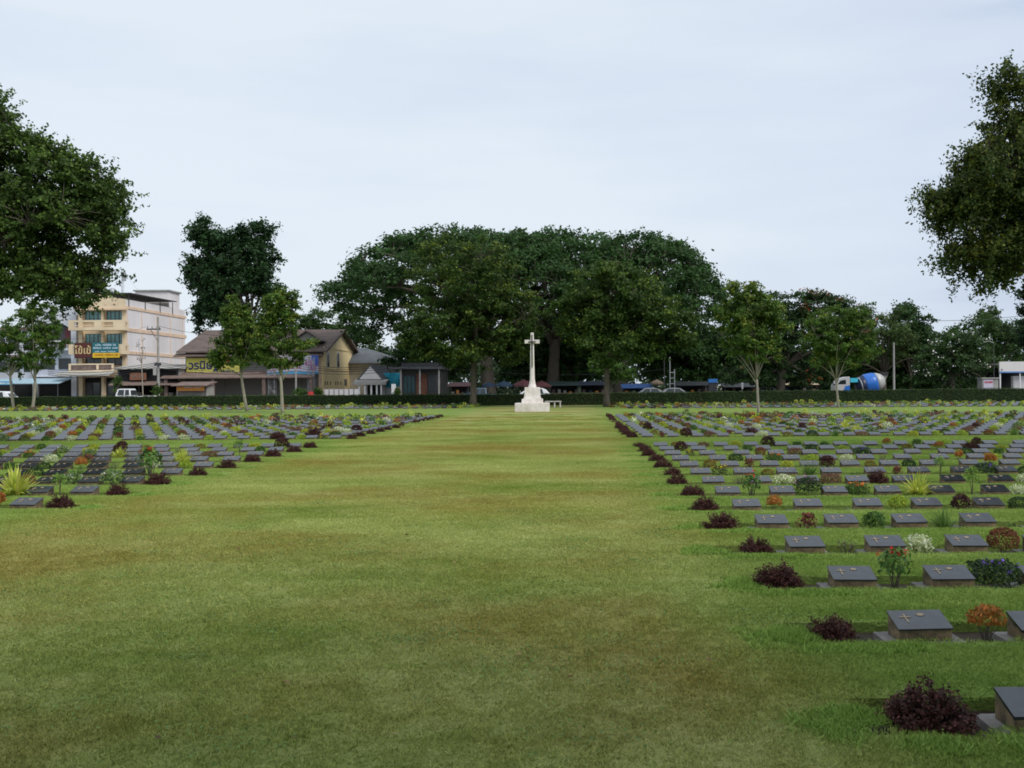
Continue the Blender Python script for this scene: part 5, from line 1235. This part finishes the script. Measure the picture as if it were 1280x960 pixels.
# ------------------------------------------------------------------ vehicles on the road
def body_paint(name, c): return mat(name, c, .28, var=.03, scale=1, spec=.6)
M_TYRE = flat("tyre_rubber", (.02, .02, .02), .9); M_HUB = flat("wheel_hub", (.45, .45, .46), .4)
def wheel(parent, x, y, r=.31, wd=.2):
    s_ = -1 if y < 0 else 1
    Mx = Matrix.Translation((x, y, r)) @ Matrix.Rotation(math.pi / 2, 4, 'X')
    w_ = MB().lathe([(r * .6, -wd / 2), (r * .95, -wd / 2), (r, -wd * .3), (r, wd * .3), (r * .95, wd / 2), (r * .6, wd / 2)], 16, Mx).build("wheel", M_TYRE, parent, smooth=True)
    MB().lathe([(r * .1, -wd * .42), (r * .6, -wd * .5), (r * .62, wd * .5), (r * .1, wd * .42)], 12, Mx).build("hub", M_HUB, w_)
def car(name, label, px, Z, paint, lower, upper, glass_x, flip=False, wheels=(-1.3, 1.3), lights=True, cat="car"):
    """lower/upper: side profiles (x, z); the cabin narrows upwards; glass panels sit proud on its sides and ends"""
    t = thing(name, label, cat, (PX(px, Z), Z, -.12), math.pi if flip else 0, "vehicles on the road behind the hedge")
    hw = .84
    MB().prism(lower, 'y', -hw, hw).build("body", paint, t, bevel=.06)
    b = MB(); n = len(upper); zlo, zhi = min(z for _, z in upper), max(z for _, z in upper)
    ins = lambda z: hw - .04 - .20 * (z - zlo) / (zhi - zlo)
    b.add([(x, -ins(z), z) for x, z in upper] + [(x, ins(z), z) for x, z in upper], [tuple(range(n)), tuple(range(n, 2 * n))[::-1]] + [(i, n + i, n + (i + 1) % n, (i + 1) % n) for i in range(n)])
    b.build("cabin", paint, t, bevel=.03)
    for x0, x1, x2, x3 in glass_x:               # bottom-front, bottom-rear, top-rear, top-front
        z0, z1 = zlo + .07, zhi - .10
        for s_ in (-1, 1):
            o = .012
            MB().add([(x0, s_ * (ins(z0) + o), z0), (x1, s_ * (ins(z0) + o), z0), (x2, s_ * (ins(z1) + o), z1), (x3, s_ * (ins(z1) + o), z1),
                      (x0, s_ * (ins(z0) - .01), z0), (x1, s_ * (ins(z0) - .01), z0), (x2, s_ * (ins(z1) - .01), z1), (x3, s_ * (ins(z1) - .01), z1)],
                     [(0, 1, 2, 3), (4, 7, 6, 5), (0, 4, 5, 1), (1, 5, 6, 2), (2, 6, 7, 3), (3, 7, 4, 0)]).build("side_window", M_DGLASS, t)
    (xa_, za_), (xb_, zb_) = upper[0], upper[1]
    (xc_, zc_), (xd_, zd_) = upper[-2], upper[-1]
    for (p0, p1, nm) in (((xa_, za_), (xb_, zb_), "windscreen"), ((xd_, zd_), (xc_, zc_), "rear_window")):
        q0 = (p0[0] + (p1[0] - p0[0]) * .12, p0[1] + (p1[1] - p0[1]) * .12); q1 = (p0[0] + (p1[0] - p0[0]) * .85, p0[1] + (p1[1] - p0[1]) * .85)
        off = -.015 if nm == "windscreen" else .015
        w0, w1 = ins(q0[1]) - .08, ins(q1[1]) - .08
        g = MB(); g.add([(q0[0] + off, -w0, q0[1] + .01), (q0[0] + off, w0, q0[1] + .01), (q1[0] + off, w1, q1[1] + .01), (q1[0] + off, -w1, q1[1] + .01), (q0[0], -w0, q0[1] - .02), (q0[0], w0, q0[1] - .02), (q1[0], w1, q1[1] - .02), (q1[0], -w1, q1[1] - .02)],
                    [(0, 1, 2, 3), (4, 7, 6, 5), (0, 4, 5, 1), (1, 5, 6, 2), (2, 6, 7, 3), (3, 7, 4, 0)]); g.build(nm, M_DGLASS, t)
    xf, xr = min(x for x, _ in lower), max(x for x, _ in lower)
    for s_ in (-1, 1):
        for x in wheels: wheel(t, x, s_ * .72)
        bx("headlight", M_STEEL, t, xf - .02, xf + .12, s_ * .62 - .16, s_ * .62 + .16, .62, .76); bx("tail_light", M_REDL, t, xr - .1, xr + .02, s_ * .68 - .1, s_ * .68 + .1, .72, .92)
    return t
SED_L = [(-2.15, .28), (2.15, .28), (2.18, .62), (2.1, .92), (1.3, .96), (-1.0, .92), (-2.0, .78), (-2.18, .58)]
SED_U = [(-1.05, .90), (-.25, 1.42), (.15, 1.47), (.75, 1.44), (1.15, 1.30), (1.75, .93)]
SED_G = [(-.72, .25, .22, -.18), (.33, 1.25, .9, .30)]
HAT_L = [(-1.9, .28), (1.8, .28), (1.88, .62), (1.82, .98), (-1.0, .95), (-1.75, .8), (-1.93, .58)]
HAT_U = [(-1.15, .93), (-.35, 1.46), (.1, 1.52), (1.1, 1.50), (1.45, 1.34), (1.78, .97)]
HAT_G = [(-.8, .2, .17, -.25), (.28, 1.2, 1.05, .25)]
car("hatchback", "white hatchback with red tail lights passing behind the memorial cross", 664, 98, body_paint("paint_white", (.76, .76, .77)), HAT_L, HAT_U, HAT_G, wheels=(-1.2, 1.15))
car("silver_sedan", "silver sedan under the blue tarpaulin stall, first of the two parked sedans", 809, 97, body_paint("paint_silver", (.22, .23, .24)), SED_L, SED_U, SED_G)
car("silver_sedan", "silver sedan behind the ladder-like frame", 846, 96, body_paint("paint_silver", (.22, .23, .24)), SED_L, SED_U, SED_G, flip=True)
car("grey_sedan", "grey sedan behind the forked slender tree", 953, 97, body_paint("paint_grey", (.27, .27, .28)), SED_L, SED_U, SED_G)
car("white_car", "white car cut off by the left edge under the blue sign", -6, 98, body_paint("paint_white", (.76, .76, .77)), HAT_L, HAT_U, HAT_G, wheels=(-1.2, 1.15))
car("blue_pickup", "dusty blue pickup behind the hedge beside the tree trunks", 600, 98, body_paint("paint_blue", (.06, .11, .16)), [(-2.2, .35), (2.3, .35), (2.3, .98), (.3, .98), (-1.0, .98), (-2.1, .88), (-2.25, .6)], [(-1.05, .97), (-.5, 1.5), (-.2, 1.56), (.5, 1.56), (.62, 1.5), (.72, .97)], [(-.75, .0, .0, -.42), (.1, .6, .52, .1)], wheels=(-1.4, 1.4), cat="pickup")
# white pickup in front of the cream shophouse
tpk = car("white_pickup", "white pickup with a boxy cab parked in front of the cream shophouse", 163, 97, body_paint("paint_white", (.76, .76, .77)), [(-1.1, .35), (2.2, .35), (2.2, 1.0), (.35, 1.0), (-1.0, 1.0), (-1.12, .6)], [(-1.1, .99), (-.95, 1.62), (-.7, 1.68), (.15, 1.68), (.25, 1.62), (.35, .99)], [(-.92, -.3, -.3, -.82), (-.2, .22, .14, -.2)], wheels=(-.6, 1.45), cat="pickup")

# cement mixer
Z = 122.0; s_ = Z / F
mxr = thing("cement_mixer", "cement mixer truck with a blue and white drum and a white and blue cab", "truck", (PX(1076, Z), Z, -.15))
M_MB, M_MW = body_paint("mixer_blue", (.02, .15, .56)), body_paint("mixer_white", (.50, .50, .49))
cab0, cab1 = (1041 - 1076) * s_, (1059.5 - 1076) * s_
ct = zz(1055, 471, Z) + .15
MB().prism([(cab0, .6), (cab1, .6), (cab1, ct), (cab1 - .35, ct), (cab0 + .55, ct - .25), (cab0 + .1, 1.75), (cab0, 1.5)], 'y', -1.05, 1.05).build("cab", M_MW, mxr, bevel=.05)
for y in (-1.06, 1.03): MB().prism([(cab0 + .3, 1.72), (cab1 - .45, 1.72), (cab1 - .5, ct - .35), (cab0 + .66, ct - .45)], 'y', y, y + .03).build("side_window", M_DGLASS, mxr)
for y in (-1.07, 1.04): MB().prism([(cab0 + .9, .7), (cab1 - .02, .7), (cab1 - .02, 1.6), (cab0 + 1.2, 1.5)], 'y', y, y + .03).build("panel", M_MB, mxr)
bx("chassis", M_FRAME, mxr, cab1 - .1, (1110 - 1076) * s_, -.9, .9, .55, .85)
bx("water_tank", M_TARP, mxr, (1061 - 1076) * s_, (1070 - 1076) * s_, -.8, .8, 1.95, 2.45)
dx0, dx1 = (1069.5 - 1076) * s_, (1107 - 1076) * s_
DL = dx1 - dx0
Mx = Matrix.Translation((dx0, 0, 1.35)) @ Matrix.Rotation(-R(14), 4, 'Y') @ Matrix.Rotation(math.pi / 2, 4, 'Y')
MB().lathe([(.25, 0), (.62, .05), (1.02, .55), (1.215, 1.06)], 24, Mx).build("drum_nose", flat("mixer_navy", (.012, .022, .06), .35), mxr, smooth=True)
prof = [(1.215, 1.06), (1.25, 1.2), (1.27, 1.7), (1.24, 2.1), (1.16, 2.45)]
MB().lathe(prof, 24, Mx).build("drum", M_MB, mxr, smooth=True)
MB().lathe([(1.163, 2.44), (1.02, 2.85), (.80, 3.25), (.62, 3.42), (.5, 3.45)], 24, Mx).build("drum_cone", M_MW, mxr, smooth=True)
MB().lathe([(.99, .50), (1.05, .50), (1.09, .60), (1.03, .60)], 24, Mx).build("drum_ring", M_STEEL, mxr, smooth=True)
b = MB(); rx = dx1 - .2
b.tube([(rx - .9, -.5, .8), (rx - .05, -.35, 2.75)], .07, 6); b.tube([(rx - .9, .5, .8), (rx - .05, .35, 2.75)], .07, 6); b.tube([(rx - .05, -.4, 2.7), (rx - .05, .4, 2.7)], .06, 6)
b.build("drum_support", M_CONC, mxr)
MB().prism([(rx - .1, 2.55), (rx + .35, 3.0), (rx + .45, 2.9), (rx + .15, 2.3), (rx - .3, 1.2), (rx - .5, 1.25)], 'y', -.3, .3).build("chute", M_CONC, mxr)
MB().taper(rx - .2, rx + .35, -.45, .45, 2.75, 3.15, -.08, -.08).build("hopper", M_FRAME, mxr)
for x in (cab0 + .9, (1090 - 1076) * s_, (1102 - 1076) * s_):
    for y in (-.85, .85): wheel(mxr, x, y, .48, .3)

# ------------------------------------------------------------------ poles and wires
def pole(name, label, px, Z, pyt, m, r=.13, cross=None):
    h = zz(px, pyt, Z); t = thing(name, label, "pole", (PX(px, Z), Z, 0))
    MB().tube([(0, 0, -.3), (0, 0, h * .5), (0, 0, h)], [r, r * .85, r * .65], 8).build("shaft", m, t)
    return t, h
t, h = pole("power_pole", "tall utility pole with a crossarm in front of the white side wall", 198, 104, 396, M_CONC, .15)
zc = zz(198, 411.5, 104)
bx("crossarm", M_FRAME, t, -1.15, .25, -.07, .07, zc - .07, zc + .07); MB().tube([(-.75, 0, zc - .05), (-.06, -.05, zc - 1.15)], .03, 5).build("brace", M_FRAME, t)
for x in (-1.05, -.6, -.1, .15): MB().lathe([(.03, 0), (.07, .06), (.05, .12), (.07, .18), (.02, .24)], 8, Matrix.Translation((x, 0, zc + .07))).build("insulator", M_CONC, t)
bx("transformer", M_WTIN, t, -.45, -.16, -.2, .2, zz(198, 469, 104), zz(198, 460, 104)); bx("cable_box", M_FRAME, t, -.3, .35, -.25, -.14, zz(198, 457, 104), zz(198, 453.5, 104))
t2, h2 = pole("grey_pole", "thin grey pole in front of the pink banner", 370, 105, 440, M_CONC, .10)
t3, h3 = pole("concrete_pole", "pale concrete pole standing right of the cement mixer", 1117.5, 92, 428, M_CONC, .11)
t4, h4 = pole("lamp_pole", "thin grey pole between the frangipani and the kiosk", 1242.5, 96, 428, M_FRAME, .05)
MB().tube([(0, 0, h4 - .05), (-.5, -.1, h4 + .12), (-1.0, -.1, h4)], .035, 5).build("arm", M_CONC, t4)
t5, h5 = pole("thin_pole", "thin dark pole beside the ladder-like frame", 830.5, 101, 448, M_FRAME, .05)
M_WIRE = flat("black_wire", (.025, .025, .028), .7)
def wire(label, a, b, sag, r=.018):
    a, b = Vector(a), Vector(b); n = 10
    pts = [a.lerp(b, i / n) - Vector((0, 0, 4 * sag * (i / n) * (1 - i / n))) for i in range(n + 1)]
    tag(MB().tube(pts, r, 4).build("overhead_wire", M_WIRE), label, "wire", "overhead wires along the road")
pb = lambda px, py, Z: P(px, py, Z)
wire("long wire running right from the utility pole's crossarm towards the tall tree", (PX(198, 104) + .15, 104, zc + .3), pb(330, 418, 112), .5)
wire("thin wire crossing from the utility pole's crossarm to the frame at the left", (PX(198, 104) - 1.05, 104, zc + .3), pb(60, 423, 110), .5, .012)
for i, (d0, lab) in enumerate([(0, "uppermost of the slack wires left of the utility pole"), (2.2, "second of the slack wires left of the utility pole"), (4.4, "third of the slack wires left of the utility pole"), (6.5, "lowest of the slack wires left of the utility pole")]):
    wire(lab, pb(197, 453 + d0 * .8, 104), pb(60, 462 + d0, 106), .35 + .1 * i, .026)
for i, (d0, lab) in enumerate([(0, "uppermost of the wires crossing the yellow gable wall"), (2.4, "second of the wires crossing the yellow gable wall"), (5, "third of the wires crossing the yellow gable wall"), (8.5, "lowest of the wires crossing the yellow gable wall")]):
    wire(lab, pb(197, 453 + d0 * .8, 104), pb(369, 455 + d0, 105), .5, .024); wire(lab.replace("crossing", "leading on past"), pb(371, 455 + d0, 105), pb(520, 449 + d0, 107), .6, .022)
wire("thin wire against the sky between the round tree and the right edge", pb(1150, 401, 110), pb(1310, 391, 108), .25, .022)
wire("thin wire along the dark trees behind the memorial cross", pb(520, 455, 107), pb(830, 462, 104), .8, .016)
# thin bare street trees and shrubs before the shops
r_ = rg(12)
grow("bare_street_tree", "thin almost bare tree in front of the white side wall", (PX(179, 103), 103, 0), 95, [P(176 + r_.uniform(-5, 5), 428 + r_.uniform(-5, 22), 103 + r_.uniform(-.4, .4)) for i in range(16)], .25, .8, P(177, 455, 103), .06, .12, 7, (0.14, 0.13, 0.08), None, 0, limbs=6, arch=.1, bark=M_PALEBARK)
for i, (px, py, rx, ry, zd, lab) in enumerate([(146, 480, 6, 12, 103, "green street shrub growing beside the cream shophouse's awning"), (197, 488, 6, 8, 103, "green shrub at the foot of the utility pole"), (375, 490, 8, 5, 104, "low green shrub beside the red drum"), (398, 490, 6, 5, 104, "low dark shrub at the corner of the yellow gable"), (497, 491, 4, 5, 103, "small green shrub beside the cafe corner"), (84, 430, 5, 3.5, 119.0, "potted greenery on the left end of the cream shophouse balcony")]):
    if i == 5:
        continue
    grow("street_shrub", lab, (PX(px, zd), zd, 0), 300 + i, lobes_px(rg(300 + i), [(px, py, rx, ry)], zd, 22, .2), .26, .8, P(px, py + ry * .6, zd), .05, .12, 60, (0.06, 0.12, 0.025), (0.12, 0.18, 0.03), .2, limbs=4, cat="shrub")
